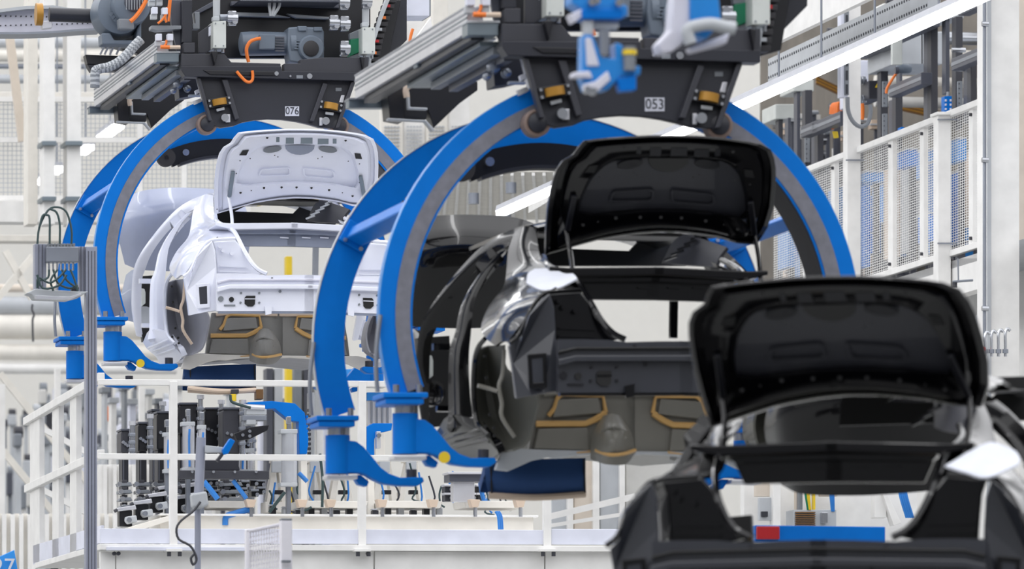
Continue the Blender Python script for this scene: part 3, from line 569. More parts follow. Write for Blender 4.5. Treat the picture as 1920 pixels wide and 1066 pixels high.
# corrugated cable hose and far drive motor of the white car's carrier
index_kids()
k2 = copy_tree(kar, None, None, HM); k2['label'] = 'black overhead conveyor carrier with number plate 053 above black car'
for o in list(bpy.data.objects):
    if o.name.startswith('number.') and o.parent and o.parent.parent and o.parent.parent.parent == k2:
        loc = o.location.copy(); par = o.parent; bpy.data.objects.remove(o); n2 = text('number', '053', .075, 'ink', None, Vector((0, 0, 0)), .001, .9); n2.parent = par; n2.location = loc
bp_ = thing('drive_unit', kp(270, 130, 2.5), 'black drive frame panel behind the motor and connectors at top left', 'frame')
B().slab([kp(x, y, 2.55) for x, y in ((195, -20), (345, -20), (345, 128), (262, 128), (258, 100), (196, 84))], U*.1).obj('frame_panel', 'jet', bp_, False, .006)
for q_, m_ in ((((160, 102), (256, 106), (256, 122), (164, 120)), 'jet'), (((164, 121), (256, 122), (256, 132), (172, 134)), 'black'), (((190, 76), (262, 78), (258, 88), (194, 88)), 'midgrey')): B().slab([kp(x, y, 2.4) for x, y in q_], U*.12).obj('frame_bar', m_, bp_, False, .004)
for x in (196, 204, 214, 226): B().bar(kp(x, 86, 2.38), kp(x-8, 102, 2.38), .015).obj('frame_stay', 'alu', bp_)
dm = thing('drive_motor', kp(225, 60, 2.2), 'large blue grey drive motor with round grille above white conveyor rail', 'motor')
def dpart(name, m, fn, smooth=True, bevel=0, parent=None): b = B(); fn(b); return b.obj(name, m, parent or dm, smooth, bevel)
hb = dpart('motor_housing', 'motor', lambda b: b.disc_stack(kp(222, 24, 2.2), U, [(-.1, .12), (-.08, .17), (.06, .2), (.12, .2)], 32))
dpart('motor_body', 'motor', lambda b: b.disc_stack(kp(245, 12, 2.05), U, [(-.1, .1), (-.08, .14), (.1, .15), (.2, .15)], 32))
dpart('fan_grille', 'darkgrey', lambda b: b.disc_stack(kp(252, 3, 1.93), U, [(-.01, .06), (0, .075), (.03, .075)], 28))
for i in range(7): dpart('grille_wire', 'lightgrey', lambda b: b.bar(kp(237+i*5, -10, 1.9), kp(237+i*5, 18, 1.9), .004), False)
for i in range(5): dpart('cooling_fin', 'motor', lambda b: b.bar(kp(206+i*4, 30+i*5, 2.05), kp(216+i*5, 18+i*5, 2.05), .01, .02), False)
dpart('motor_foot', 'motor', lambda b: b.slab([kp(*p, 2.1) for p in K5((165, 330), (250, 330), (290, 400), (500, 400), (520, 290), (560, 200), (560, 440), (170, 440))], U*.2), False, .01)
dpart('terminal_box', 'midgrey', lambda b: b.slab([kp(*p, 1.95) for p in K5((330, 185), (480, 185), (490, 290), (340, 290))], U*.1), False, .01)
dpart('orange_cable', 'orange', lambda b: b.tube([kp(*p, 1.9) for p in K5((450, 215), (500, 170), (560, 90), (610, 0))], .016, 8))
dpart('shaft', 'black', lambda b: b.tube([kp(92, 27, 2.4), kp(176, 30, 2.4)], .055, 16, 0)); dpart('shaft_coupling', 'jet', lambda b: b.cyl(kp(183, 22, 2.4), V, .1, .06)); dpart('shaft_bearing', 'gold', lambda b: b.cyl(kp(73, 27, 2.4), V, .085, .05))
dpart('bearing_bracket', 'alu', lambda b: b.slab([kp(*p, 2.4) for p in ((76, 40), (98, 38), (98, 52), (80, 54))], U*.08), False, .004)
hs = thing('cable_hose', kp(215, 130, 1.5), 'grey corrugated cable hose hanging beside the aluminium rail', 'hose')
path = catm([kp(*p, 1.5) for p in K5((95, 860), (100, 720), (140, 690), (230, 670), (330, 620), (420, 540), (490, 460), (560, 390))], 6)
b = B(); b.tube(path, .022, 10, 0); b.obj('hose_core', 'char', hs, True)
for i in range(0, len(path)-1): B().cyl(path[i], path[i+1]-path[i], .036, .022, 12).obj('hose_ring', ('midgrey', 'lightgrey')[i % 2], hs, True)
# ================================================================ right side: lamp, column, mezzanine fence and plant behind it
def block(name, m, q, d, t, label=None, cat=None, group=None, plane='U', parent=None, bevel=.004, kind=None):
    f = PU if plane == 'U' else PV; n = U if plane == 'U' else V
    b = B().slab([f(x, y, d) for x, y in q], n*t); o = b.obj(name, m, parent, False, bevel)
    if label or kind: tag(o, label, cat, group, kind)
    return o
dFN = V.dot(PY(1845, 190, 48)-CAM)
# long strip lamp under the mezzanine roof
Lc = PY(1600, 97, 42)
def along(P, x):                          # the point on the line through P parallel to the track that shows at pixel column x
    k = (P-CAM); t = ((x-CX)/F*k.y-k.x)/(U.x-(x-CX)/F*U.y); return P+U*t
la, lb = along(Lc, 1915), along(Lc, 938)
lt = thing('strip_lamp', la, 'long glowing white strip lamp running diagonally across the upper right', 'lamp')
B().slab([la-V*.035-Z*.045, la+V*.035-Z*.045, la+V*.04, la-V*.04], lb-la).obj('diffuser', 'lamp', lt)
B().slab([la-V*.045, la+V*.045, la+V*.035+Z*.045, la-V*.035+Z*.045], lb-la).obj('lamp_housing', 'housing', lt)
for x in (1760, 1640, 1540, 1460): p = along(Lc, x); B().tube([p+Z*.05, p+Z*1.6], .008, 6, 0).obj('suspension_rod', 'aludark', lt)
# big column and wall at the right edge
c0, c1 = PU(1850, 600, 45), PU(1911, 600, 45)
col = B(); a, b_ = Vector((c0.x, c0.y, 0)), Vector((c1.x, c1.y, 0)); col.slab([a, b_, b_+Z*17, a+Z*17], U*.25)
co = col.obj('column', 'white'); co['kind'] = 'structure'; tag(co, 'broad white steel column at the right edge')
B().slab([a-V*.0-U*.02, a+V*.03-U*.02, a+V*.03-U*.02+Z*17, a-U*.02+Z*17], U*.02).obj('column_edge', 'lightgrey', co)
ww = B().slab([PU(1906, 900, 47.2), PU(2200, 900, 47.2), PU(2200, -60, 47.2), PU(1906, -60, 47.2)], U*.2).obj('wall_end', 'beige'); ww['kind'] = 'structure'; tag(ww, 'beige concrete wall strip at the right edge')
cd = thing('conduit_pipe', PU(1847, 560, 44.9), 'thin grey conduit pipe clamped to the right column', 'pipe')
B().tube([PU(1846, -30, 44.9), PU(1846, 640, 44.9)], .014, 8, 0).obj('conduit', 'aludark', cd, True)
for y in (45, 300, 578): B().cyl(PU(1847, y, 44.88), V, .02, .05, 10).obj('pipe_clip', 'steel', cd, True)
mf = thing('pipe_manifold', PU(1865, 660, 44.5), 'small silver pipe manifold with red tap low on the column', 'pipes')
for i, x in enumerate((1847, 1859, 1872, 1885)):
    B().tube([PU(x, 668, 44.5), PU(x, 645, 44.5), PU(x, 630-i*2, 44.5), PU(x+4, 622-i*2, 44.5), PU(x+9, 626-i*2, 44.5)], .012, 8).obj('pipe', 'steel', mf, True)
    B().cyl(PU(x, 658, 44.48), Z, .022, .03, 8).obj('pipe_joint', 'aludark', mf, True)
B().cyl(PU(1843, 654, 44.45), U, .018, .03, 10).obj('red_tap', 'red', mf, True)
# mezzanine fence
def fz(px, py): return PV(px, py, dFN)
fA, fB_ = fz(1845, 189), fz(1845, 456); L0 = along(fA, 1440); 
zt, zb = fA.z, fB_.z
def fpt(x, z, off=0): p = along(fA, x); return Vector((p.x, p.y, z))+V*off
fe = thing('guard_fence', fpt(1640, zb), 'white guard fence with square mesh panels along the right mezzanine', 'fence')
for nm, z_, h in (('top_rail', zt, .05), ('bottom_rail', zb, .05)): B().bar(fpt(1848, z_), fpt(1440, z_), .05, h).obj(nm, 'white', fe, False, .004)
thin = [(1505, 1512), (1558, 1565), (1665, 1674), (1724, 1732), (1816, 1824)]
for x0, x1 in thin: B().slab([fpt(x1, zb), fpt(x0, zb), fpt(x0, zt), fpt(x1, zt)], V*.04).obj('fence_post', 'white', fe)
for x, zz in ((1667, .06), (1727, .06), (1560, .06), (1819, .06)):
    for z_ in (zt-.07, zb+.07): B().cyl(fpt(x+3, z_, -.01), V, .014, .02, 8).obj('post_bolt', 'char', fe, True)
xs = [1444, 1505, 1558, 1600, 1665, 1724, 1775, 1816, 1848]
for i in range(len(xs)-1):
    pA, pB = fpt(xs[i+1], zb, .03), fpt(xs[i], zb, .03); ln = (pB-pA).length; H = zt-zb; wb_ = B(); n = int(ln/.055); d_ = (pB-pA)/ln
    for k in range(n): c = pA+d_*(k+.5)*ln/n; wb_.slab([c-d_*.0065, c+d_*.0065, c+d_*.0065+Z*H, c-d_*.0065+Z*H], V*.001)
    m = int(H/.0205)
    for k in range(m): c = pA+Z*(k+.5)*H/m; wb_.slab([c-Z*.0026, pB+Z*(k+.5)*H/m-Z*.0026, pB+Z*(k+.5)*H/m+Z*.0026, c+Z*.0026], V*.001)
    tag(wb_.obj('mesh_panel', 'white', fe), None, None, None, 'stuff')
def post(name, m, px0, px1, y0, y1, d, t, label, parent=None): return block(name, m, rect(px0, y0, px1, y1), d, t, label, 'post' if not parent else None, parent=parent)
dW1 = U.dot(fpt(1602, zb)-CAM); dW2 = U.dot(fpt(1776, zb)-CAM)
p1 = block('support_post', 'white', rect(1589, -20, 1614, 1000), dW1-.15, .14, 'tall white support post with cable tray fixed to its front', 'post')
block('cable_tray', 'paleblue', rect(1576, -20, 1590, 182), dW1-.2, .1, parent=p1); block('tray_slot_strip', 'midgrey', rect(1584, 20, 1592, 178), dW1-.22, .03, parent=p1)
for k in range(6): block('tray_slot', 'ink', rect(1586, 28+k*26, 1590, 46+k*26), dW1-.225, .01, parent=p1, bevel=0)
p2 = block('support_post', 'white', rect(1759, 214, 1783, 1000), dW2-.15, .14, 'short white support post with flat cap between two fence panels', 'post')
block('post_cap', 'white', rect(1757, 209, 1786, 215), dW2-.18, .2, parent=p2)
for (x, y, dd, pp) in ((1600, 300, dW1, p1), (1772, 224, dW2, p2), (1772, 456, dW2, p2)): B().bar(PU(x-14, y, dd-.17), PU(x+26, y, dd-.17), .012).obj('tie_rod', 'aludark', pp)
# mezzanine edge beam, lower wall
eb = B().slab([fpt(1848, zb-.34), fpt(1440, zb-.34), fpt(1440, zb-.06), fpt(1848, zb-.06)], V*.12).obj('trim_10', 'white'); struct(eb, 'white mezzanine edge beam below the fence')
lw = B().slab([fpt(2300, -1.55+1.55, .6), fpt(1330, 0, .6), fpt(1330, zb-.1, .6), fpt(2300, zb-.1, .6)], V*.1).obj('wall_lower', 'white'); struct(lw, 'smooth white wall below the right mezzanine')
md = B().slab([fpt(2000, zb-.12, .0), fpt(1400, zb-.12, .0), fpt(1400, zb-.06, 0), fpt(2000, zb-.06, 0)], V*7).obj('floor_mezzanine', 'lightgrey'); struct(md, 'mezzanine deck behind the fence')
wl_ = [along(fA+V*3.2, 2050), along(fA+V*3.2, 1425)]
bw = B().slab([Vector((wl_[0].x, wl_[0].y, zb-.1)), Vector((wl_[1].x, wl_[1].y, zb-.1)), Vector((wl_[1].x, wl_[1].y, zb+5)), Vector((wl_[0].x, wl_[0].y, zb+5))], V*.2).obj('wall_mezzanine', 'plantwall'); struct(bw, 'beige plant wall at the back of the mezzanine')
wbk = thing('wall_bracket', PU(1800, 530, 46), 'small grey bracket with hanging rod on the white lower wall', 'bracket')
B().tube([PU(1796, 484, 46), PU(1797, 526, 46)], .006, 6, 0).obj('rod', 'aludark', wbk); B().tube([PU(1786, 528, 46), PU(1824, 525, 46)], .01, 6, 0).obj('arm', 'aludark', wbk); B().cyl(PU(1790, 534, 46), Z, .02, .04, 8).obj('knob', 'char', wbk, True)
ns = block('notice', 'lightgrey', rect(1831, 590, 1845, 608), 46, .02, 'small grey notice plate on wall beside the column', 'sign'); block('notice_mark', 'midgrey', rect(1833, 593, 1840, 600), 45.99, .005, parent=ns, bevel=0)
# equipment frame behind the fence
X0, S5 = 1440, 3.948
def R5(x0, y0, x1, y1): return rect(X0+x0/S5, y0/S5, X0+x1/S5, y1/S5)
def on(px, off=1.0):                      # plane across the line at the place where the fence line + off shows at px
    q = along(fA+V*off, px); return U.dot(q-CAM)
ef = thing('equipment_frame', fpt(1650, zb, 1.0), 'dark grey steel frame of posts and sloping rails behind the white fence', 'frame')
for x0, y0, x1, y1 in ((215, 660, 240, 1300), (275, 665, 328, 1300), (345, 960, 365, 1300), (368, 950, 412, 1300), (835, 375, 890, 1250), (920, 735, 945, 1100), (945, 700, 997, 1100), (1180, 100, 1208, 1000), (1208, 90, 1258, 1000), (1316, 130, 1345, 690), (1390, 120, 1442, 950), (1475, 470, 1502, 900), (1502, 450, 1547, 900), (78, 870, 112, 1300), (148, 870, 170, 1300), (975, 540, 995, 640)):
    block('post', 'char' if x1-x0 > 30 else 'darkgrey', R5(x0, y0, x1, y1), on(X0+x0/S5), .12, parent=ef)
for x0, y0, x1, y1 in ((365, 950, 575, 840), (935, 680, 1175, 570), (690, 395, 1230, 140), (1400, 480, 1600, 390), (1450, 75, 1640, -20), (820, 345, 930, 300), (280, 980, 400, 920)):
    q = along(fA+V*.9, X0+x0/S5); pa = PU(X0+x0/S5, y0/S5, U.dot(q-CAM)); q2 = along(pa, X0+x1/S5)
    r_ = B().bar(pa, q2, .1, .1).obj('sloping_rail', 'darkgrey', ef, False, .004); B().bar(pa-V*.052, q2-V*.052, .004, .03).obj('rail_slot', 'aludark', r_)
for x, y in ((1040, 230), (1200, 180), (825, 350), (1410, 370), (1430, 510), (940, 690), (370, 945)):
    B().cyl(PU(X0+x/S5, y/S5, on(X0+x/S5)-.1), V, .02, .12, 8).obj('frame_bolt', 'steel', ef, True)
for x0, y0 in ((850, 600), (850, 840), (1405, 600), (275, 1010)): 
    hp_ = block('perforated_strip', 'midgrey', R5(x0, y0, x0+36, y0+190), on(X0+x0/S5)-.05, .03, parent=ef)
    for k in range(5): block('strip_hole', 'ink', R5(x0+8, y0+15+k*36, x0+14, y0+22+k*36), on(X0+x0/S5)-.055, .006, parent=hp_, bevel=0)
def cabinet(m, x0, y0, x1, y1, label, depth=.5, cat='box'):
    t = thing('control_box', PU(X0+(x0+x1)/2/S5, y1/S5, on(X0+x0/S5)), label, cat)
    o = block('box_body', m, R5(x0, y0, x1, y1), on(X0+x0/S5)-.15, depth, parent=t, bevel=.008)
    return t
bx = cabinet('lightgrey', 920, 235, 1290, 475, 'large brushed metal control box hung from the dark frame', .8)
block('door_gap', 'ink', R5(1140, 240, 1145, 470), on(1700)-.5, .02, parent=bx, bevel=0); block('box_corner', 'boxgrey', R5(920, 232, 995, 478), on(1700)-.52, .05, parent=bx)
cabinet('boxgrey', 190, 590, 340, 675, 'pale grey box on top of two dark posts near the ring'); cabinet('boxgrey', 55, 770, 195, 880, 'small pale grey box on thin posts at far end of frame'); cabinet('lightgrey', 1290, 45, 1450, 135, 'grey box at the top of the frame beside the column')
cabinet('paleblue', 640, 445, 745, 770, 'tall pale blue box clamped beside the white support post')
wbx = cabinet('char', 745, 595, 860, 730, 'black box with yellow warning triangle behind support post')
B().slab([PU(X0+x/S5, y/S5, on(X0+745/S5)-.16) for x, y in ((815, 605), (838, 648), (792, 648))], U*.006).obj('warning_triangle', 'yellow', wbx); B().slab([PU(X0+x/S5, y/S5, on(X0+745/S5)-.166) for x, y in ((813, 618), (818, 618), (817, 640), (813, 640))], U*.004).obj('warning_mark', 'ink', wbx)
for y in (595, 735):
    cp = thing('pipe_coupling', PU(X0+690/S5, y/S5, on(1610)-.3), 'silver toothed coupling %s the pale box at the post' % ('above' if y < 600 else 'below'), 'coupling')
    B().cyl(PU(X0+690/S5, y/S5, on(1610)-.3), V, .03, .09, 12).obj('coupling_body', 'steel', cp, True)
    for k in range(3): B().cyl(PU(X0+(650+k*30)/S5, y/S5, on(1610)-.3), V, .042, .02, 8).obj('coupling_ring', 'aludark', cp, True)
mt_ = thing('small_motor', PU(1694, 138, on(1680)-.6), 'small dark grey motor under the large metal control box', 'motor')
B().tube([PU(1680, 129, on(1680)-.6), PU(1684, 129, on(1680)-.6), PU(1704, 129, on(1680)-.6), PU(1708, 129, on(1680)-.6)], [.025, .04, .04, .03], 12, 0).obj('motor_body', 'motor', mt_, True); B().cyl(PU(1681, 132, on(1680)-.62), V, .03, .03, 12).obj('motor_cap', 'darkgrey', mt_, True)
def cab(name, m, pts, d, r, label, group=None): o = B().tube([PU(x, y, d) for x, y in pts], r, 8).obj(name, m, None, True); tag(o, label, 'cable', group); return o
cab('orange_cable', 'orange', ((1681, 137), (1672, 150), (1663, 166), (1662, 175)), on(1670)-.7, .012, 'orange cable dropping from small motor behind fence')
cab('orange_cable', 'orange', ((1616, 194), (1617, 208), (1616, 224)), on(1616)-.5, .02, 'orange cable end beside the white support post')
cab('grey_hose', 'midgrey', ((1589, 182), (1590, 206), (1598, 226), (1612, 237), (1626, 232), (1632, 214), (1632, 196)), dW1-.3, .018, 'grey hose looping below the pale cable tray')
for k in range(5): cab('orange_cable', 'orange', ((1557+k*3, 214), (1559+k*3, 198-k), (1567+k*2, 194), (1574+k, 200), (1572+k, 214)), on(1560)-.2-.03*k, .012, 'coiled orange cable hanging among dark posts', 'coiled orange cables')
cab('orange_cable', 'orange', ((1560, 220), (1558, 236), (1563, 240), (1566, 222)), on(1560)-.3, .012, 'short orange cable loop under the coiled bundle')
yt = block('tag', 'yellow', ((1561, 246), (1571, 246), (1573, 258), (1564, 259)), on(1560)-.3, .02, 'yellow tag hanging below the orange cable loop', 'tag')
bv = thing('valve_block', PU(1777, 210, on(1775)-.3), 'bright blue valve block with silver ports above the fence', 'valve')
block('valve_body', 'blue', rect(1771, 180, 1785, 210), on(1775)-.35, .1, parent=bv)
for k in range(3):
    for x in (1772, 1781): block('port', 'paleblue', rect(x, 186+k*8, x+3.5, 190+k*8), on(1775)-.36, .02, parent=bv)
B().tube([PU(1778, 180, on(1775)-.3), PU(1778, 172, on(1775)-.3)], .015, 8, 0).obj('valve_stem', 'steel', bv, True)
sb_ = block('valve_block', 'blue', rect(1689, 238, 1696, 252), on(1690)-.3, .1, 'small blue valve block peeking over the fence rail', 'valve')
def duct(m, x0, y0, x1, y1, r, label, off=2.7):
    q = U.dot(along(fA+V*off, (x0+x1)/2)-CAM); o = B().tube([PU(x0, y0, q), PU(x1, y1, q)], r, 20, 0).obj('duct', m, None, True); tag(o, label, 'duct'); return o
duct('steel', 1700, 70, 1900, 74, .06, 'shiny spiral ventilation duct near the right column', 2.4); duct('warmwhite', 1640, 100, 1900, 112, .07, 'wide cream duct below the shiny ventilation duct'); duct('warmwhite', 1640, 150, 1900, 158, .045, 'thin cream pipe crossing behind the posts')
duct('paleblur', 1640, 190, 1900, 196, .05, 'lower grey pipe behind the equipment posts')
for x0, y0, x1, y1, lb in ((1530, 150, 1572, 170, 'brown bundled cable tray left of the support post'), (1640, 188, 1770, 218, 'brown bundled cable tray behind the dark posts')):
    t_ = thing('cable_bundle', PU(x0, y1, on(x0, 2.5)), lb, 'cables')
    for k in range(5): B().bar(PU(x0, y0+k*3-6, on(x0, 2.5)), PU(x1, y1+k*3-6, on(x0, 2.5)), .02).obj('cable', ('brown', 'gold')[k % 2], t_)
# coloured parts racks seen through the mesh
for i, (x0, x1, y0, y1, m) in enumerate(((1478, 1490, 400, 500, 'bluebright'), (1500, 1512, 380, 440, 'paleblur'), (1530, 1550, 320, 420, 'midgrey'), (1572, 1586, 350, 480, 'bluebright'), (1622, 1664, 322, 340, 'bluebright'), (1622, 1632, 345, 500, 'blue'), (1640, 1658, 420, 500, 'midgrey'), (1656, 1663, 345, 500, 'bluebright'), (1702, 1720, 280, 310, 'blue'), (1706, 1716, 312, 470, 'lightgrey'), (1736, 1756, 280, 330, 'bluebright'), (1738, 1752, 340, 420, 'midgrey'), (1744, 1756, 400, 450, 'blue'), (1795, 1812, 260, 300, 'bluebright'), (1797, 1806, 322, 455, 'blue'), (1826, 1836, 280, 420, 'palesand'), (1680, 1690, 290, 480, 'palesand'), (1760, 1770, 300, 470, 'bluebright'), (1510, 1520, 450, 520, 'bluebright'), (1604, 1618, 330, 420, 'paleblur'))):
    d_ = on((x0+x1)/2, 1.6+.25*(i % 4)); t_ = thing('machine_part', PU((x0+x1)/2, y1, d_), '%s %s part %s behind mesh, %s' % ({'bluebright': 'light blue', 'blue': 'deep blue', 'midgrey': 'grey', 'paleblur': 'off-white', 'lightgrey': 'pale grey', 'palesand': 'sand coloured'}[m], 'upright' if y1-y0 > 2.5*(x1-x0) else 'blocky', 'high up' if y0 < 330 else ('half way up' if y0 < 390 else 'low down'), 'at the blue ring' if x0 < 1530 else ('just left of the tall support post' if x0 < 1589 else ('just right of the tall support post' if x0 < 1636 else ('left of the middle fence post' if x0 < 1690 else ('right of the middle fence post' if x0 < 1722 else ('beside the short support post' if x0 < 1790 else 'next to the right column')))))), 'machine', 'machine parts behind fence %s %d' % (m, int(y1-y0 > 2.5*(x1-x0))))
    block('part_body', m, rect(x0, y0, x1, y1), d_, .4, parent=t_); block('part_cap', 'lightgrey', rect(x0-1, y0-3, x1+1, y0), d_-.02, .44, parent=t_); pz = PU((x0+x1)/2, y1, d_+.2); B().bar(pz, Vector((pz.x, pz.y, min(zb-.06, pz.z-.01))), .05).obj('part_leg', 'char', t_)
# roof conveyor beam top right
cb_ = thing('conveyor_beam', PU(1560, 60, 50), 'pale perforated conveyor beam sloping below the roof at top right', 'beam')
dcb = V.dot(PY(1600, 50, 50)-CAM)
q0 = PV(1740, -30, dcb); q1 = along(q0, 1440); B().slab([q0, q1, q1-Z*.22, q0-Z*.22], V*.1).obj('beam_web', 'lightgrey', cb_)
B().slab([q0-Z*.22-V*.05, q1-Z*.22-V*.05, q1-Z*.25-V*.05, q0-Z*.25-V*.05], V*.2).obj('beam_flange', 'midgrey', cb_)
hb_ = B()
for k in range(70):
    c = q0.lerp(q1, (k+.5)/70)
    for zz in (.05, .16): hb_.cyl(c-Z*zz-V*.002, V, .012, .006, 6)
tag(hb_.obj('beam_holes', 'ink', cb_), None, None, None, 'stuff')
qp = PV(1640, -8, dcb-.5); qe = along(qp, 1430); rp_ = B().slab([qp, qe, qe+Z*.5, qp+Z*.5], V*.05).obj('ceiling_panel', 'white'); tag(rp_, 'white ceiling panel above the strip lamp', 'panel')
for x, y, lb in ((1670, 14, 'white junction box on the conveyor beam near the roof'), (1560, 70, 'white junction box on the beam left of the post'), (1500, 110, 'white junction box low on the conveyor beam')):
    t_ = thing('junction_box', PU(x, y+10, 50.2), lb, 'box'); block('box_body', 'white', rect(x-14, y-8, x+14, y+10), 50.2, .3, parent=t_, bevel=.008); B().cyl(PU(x+6, y-11, 50.2), V, .03, .14, 8).obj('cable_clip', 'char', t_, True)

# busy plant between the fence and the wall
cl_n = {'lightgrey': 'pale grey', 'midgrey': 'grey', 'bluebright': 'light blue', 'blue': 'deep blue', 'palesand': 'sand coloured', 'white': 'white', 'brown': 'brown', 'char': 'dark', 'paleblur': 'off-white'}
keys = ['blue', 'lightgrey', 'palesand', 'blue', 'midgrey', 'bluebright', 'blue', 'brown', 'bluebright', 'char', 'blue', 'midgrey']
for i in range(78):
    hi = i % 3 == 0; x = random.uniform(1448, 1660) if hi else random.uniform(1465, 1842); y = random.uniform(190, 300) if hi else random.uniform(250+max(0, 1845-x)*.3, 470+max(0, 1845-x)*.1)
    m = keys[i % 12] if not hi else ('lightgrey', 'midgrey', 'paleblur', 'char', 'white', 'palesand')[i//3 % 6]; w = random.uniform(8, 24); h = random.uniform(12, 70) if not hi else random.uniform(6, 24); d_ = on(x, 1.85+1.2*((i*29) % 78)/78)
    t_ = thing('plant_unit', PU(x, y+h, d_), '%s %s plant unit %s, %s' % (cl_n[m], 'slim' if h > 2.5*w else ('flat' if h < w else 'boxy'), 'above the fence rail' if hi else 'behind the fence mesh', 'left of the tall support post' if x < 1589 else ('between the two support posts' if x < 1760 else 'right of the short support post')), 'machine', 'plant units behind the right fence')
    block('unit_body', m, rect(x, y, x+w, y+h), d_, .12, parent=t_); block('unit_edge', 'lightgrey' if i % 2 else 'midgrey', rect(x-1, y+h*.4, x+w+1, y+h*.4+3), d_-.02, .05, parent=t_, bevel=0)
    pz = PU(x+w/2, y+h, d_+.06); (pz.z > zb-.05) and B().bar(pz, Vector((pz.x, pz.y, zb-.06)), .04).obj('unit_leg', 'darkgrey', t_)
# ================================================================ left background: columns, mesh, beams, valve stand, stairs
dL = 60
for x0, x1, m, lb in ((52, 71, 'warmwhite', 'thin cream column behind two white ones at upper left'), (82, 103, 'white', 'white column left of the widest one at upper left'), (126, 152, 'white', 'widest white column beside the drive motor'), ):
    p = PU((x0+x1)/2, 420, dL); c = thing('steel_column', p, lb, 'column')
    block('column_body', m, rect(x0, -30, x1, 420), dL-(x0 > 60)*.6, .3, parent=c)
    for y in ((268, 372) if x0 > 60 else ()): block('column_clamp', 'galv', rect(x0-3, y-4, x1+3, y+4), dL-.7, .35, parent=c)
br_ = B().bar(PU(17, 60, dL+.5), PU(42, 265, dL+.5), .08).obj('diagonal_brace', 'beige'); tag(br_, 'slanting beige brace between the left columns', 'brace')
mb = thing('mesh_screen', PU(200, 372, dL+1.2), 'white wire mesh screen behind the left columns', 'mesh screen')
w_ = B()
for k in range(62): x = -10+k*8.2; w_.bar(PU(x, 185, dL+1.2), PU(x, 372, dL+1.2), .006)
for k in range(22): y = 188+k*8.6; w_.bar(PU(-10, y, dL+1.2), PU(500, y+.8, dL+1.2), .006)
tag(w_.obj('wire_mesh', 'lightgrey', mb), None, None, None, 'stuff')
for y in (186, 262, 371): B().bar(PU(-10, y, dL+1.15), PU(500, y+1, dL+1.15), .05).obj('screen_rail', 'white', mb)
for x in (88, 262, 345, 420): B().bar(PU(x, 185, dL+1.1), PU(x, 372, dL+1.1), .05).obj('screen_post', 'white', mb)
for y0, y1, m, d_, lb, nm in ((376, 416, 'white', dL+.9, 'deep white floor beam below the left mesh screen', 'floor_beam'), (440, 452, 'warmwhite', dL+3, 'narrow cream beam under the deep floor beam', 'floor_beam'), (172, 186, 'warmwhite', dL+2, 'cream rail across the left columns', 'rail')):
    block(nm, m, ((-10, y0), (470, y0+1), (470, y1+1), (-10, y1)), d_, .3, lb, 'beam')
for y, r, m, lb in ((80, .06, 'lightgrey', 'pale grey duct at the top left'), (104, .07, 'warmwhite', 'cream duct under the grey one at top left'), (124, .03, 'aludark', 'thin grey pipe under the cream duct'), (148, .05, 'lightgrey', 'grey duct crossing low behind left columns')):
    tag(B().tube([PU(-10, y, 70), PU(260, y+1, 70)], r, 16, 0).obj('duct', m, None, True), lb, 'duct')
for k, (y, r, m, lb) in enumerate(((573, .12, 'lightgrey', 'upper grey horizontal duct at far left'), (612, .16, 'warmwhite', 'thick cream horizontal duct at far left'), (660, .1, 'warmwhite', 'lower cream duct at far left'), (690, .07, 'white', 'lowest white pipe at far left'), (540, .05, 'beige', 'thin beige pipe above the left ducts'))):
    tag(B().tube([PU(-10, y, 78), PU(330, y+1, 78)], r, 20, 0).obj('duct', m, None, True), lb, 'duct')
for a_, b2, lb in (((-5, 560), (62, 480), 'slanting cream truss member at the left edge'), ((60, 560), (10, 470), 'crossing cream truss member at the left edge'), ((0, 700), (165, 905), 'long pale diagonal brace behind the left stairs'), ((0, 838), (120, 985), 'lower pale diagonal brace behind the left stairs')):
    tag(B().bar(PU(*a_, 66), PU(*b2, 66), .07).obj('truss_member', 'warmwhite'), lb, 'brace')
cab('hanging_cable', 'char', ((61, 570), (60, 580), (64, 590), (61, 600), (62, 640)), 70, .012, 'dark cable end hanging over the cream duct')
for x0, x1, y0, y1, lb in ((-5, 10, 720, 985, 'white post at the lower left edge'), (104, 114, 690, 960, 'slim white post behind the stair railing'), (262, 272, 726, 900, 'pale post behind the black fixtures')):
    block('post', 'white', rect(x0, y0, x1, 1833), 62, .1, lb, 'post')
# corrugated low wall
cw = thing('low_wall', PU(90, 1066, 57), 'low white ribbed panel wall at bottom left', 'wall panel')
for k in range(30): block('wall_rib', 'white' if k % 2 else 'warmwhite', rect(-20+k*8, 962+(k % 2)*1.5, -12+k*8, 1180), 57-(k % 2)*.06, .12, parent=cw, bevel=0)
for k in range(12): block('wall_rib', 'white', rect(185+k*9, 870, 192+k*9, 1000), 59-(k % 2)*.06, .12, parent=cw, bevel=0)
# stair railing
dS = V.dot(PY(60, 800, 48)-CAM)
def sp(x, y): return PV(x, y, dS)
sr = thing('stair_railing', sp(60, 1062), 'white tubular stair railing with three posts at lower left', 'railing')
for (xa, ya, xb, yb), h in (((49, 790, 190, 706), .06), ((51, 916, 190, 850), .06)): B().bar(sp(xa, ya), sp(xb, yb), .05, h).obj('rail', 'white', sr, False, .004)
for x0, x1, y0, y1 in ((56, 74, 780, 1090), (98, 110, 758, 1060), (131, 143, 740, 1045)): B().slab([sp(x0, y1), sp(x1, y1), sp(x1, y0), sp(x0, y0)], V*.04).obj('rail_post', 'white', sr)
B().slab([sp(62, 1058), sp(190, 1016), sp(190, 984), sp(62, 1022)], V*.02).obj('toe_board', 'paleblue', sr); B().slab([sp(66, 1072), sp(190, 1030), sp(190, 1020), sp(66, 1060)], V*.06).obj('stringer', 'lightgrey', sr)
for x, y in ((102, 1062), (135, 1050)): B().cyl(sp(x, y), Z, .03, .05, 8).obj('stair_bolt', 'char', sr, True)
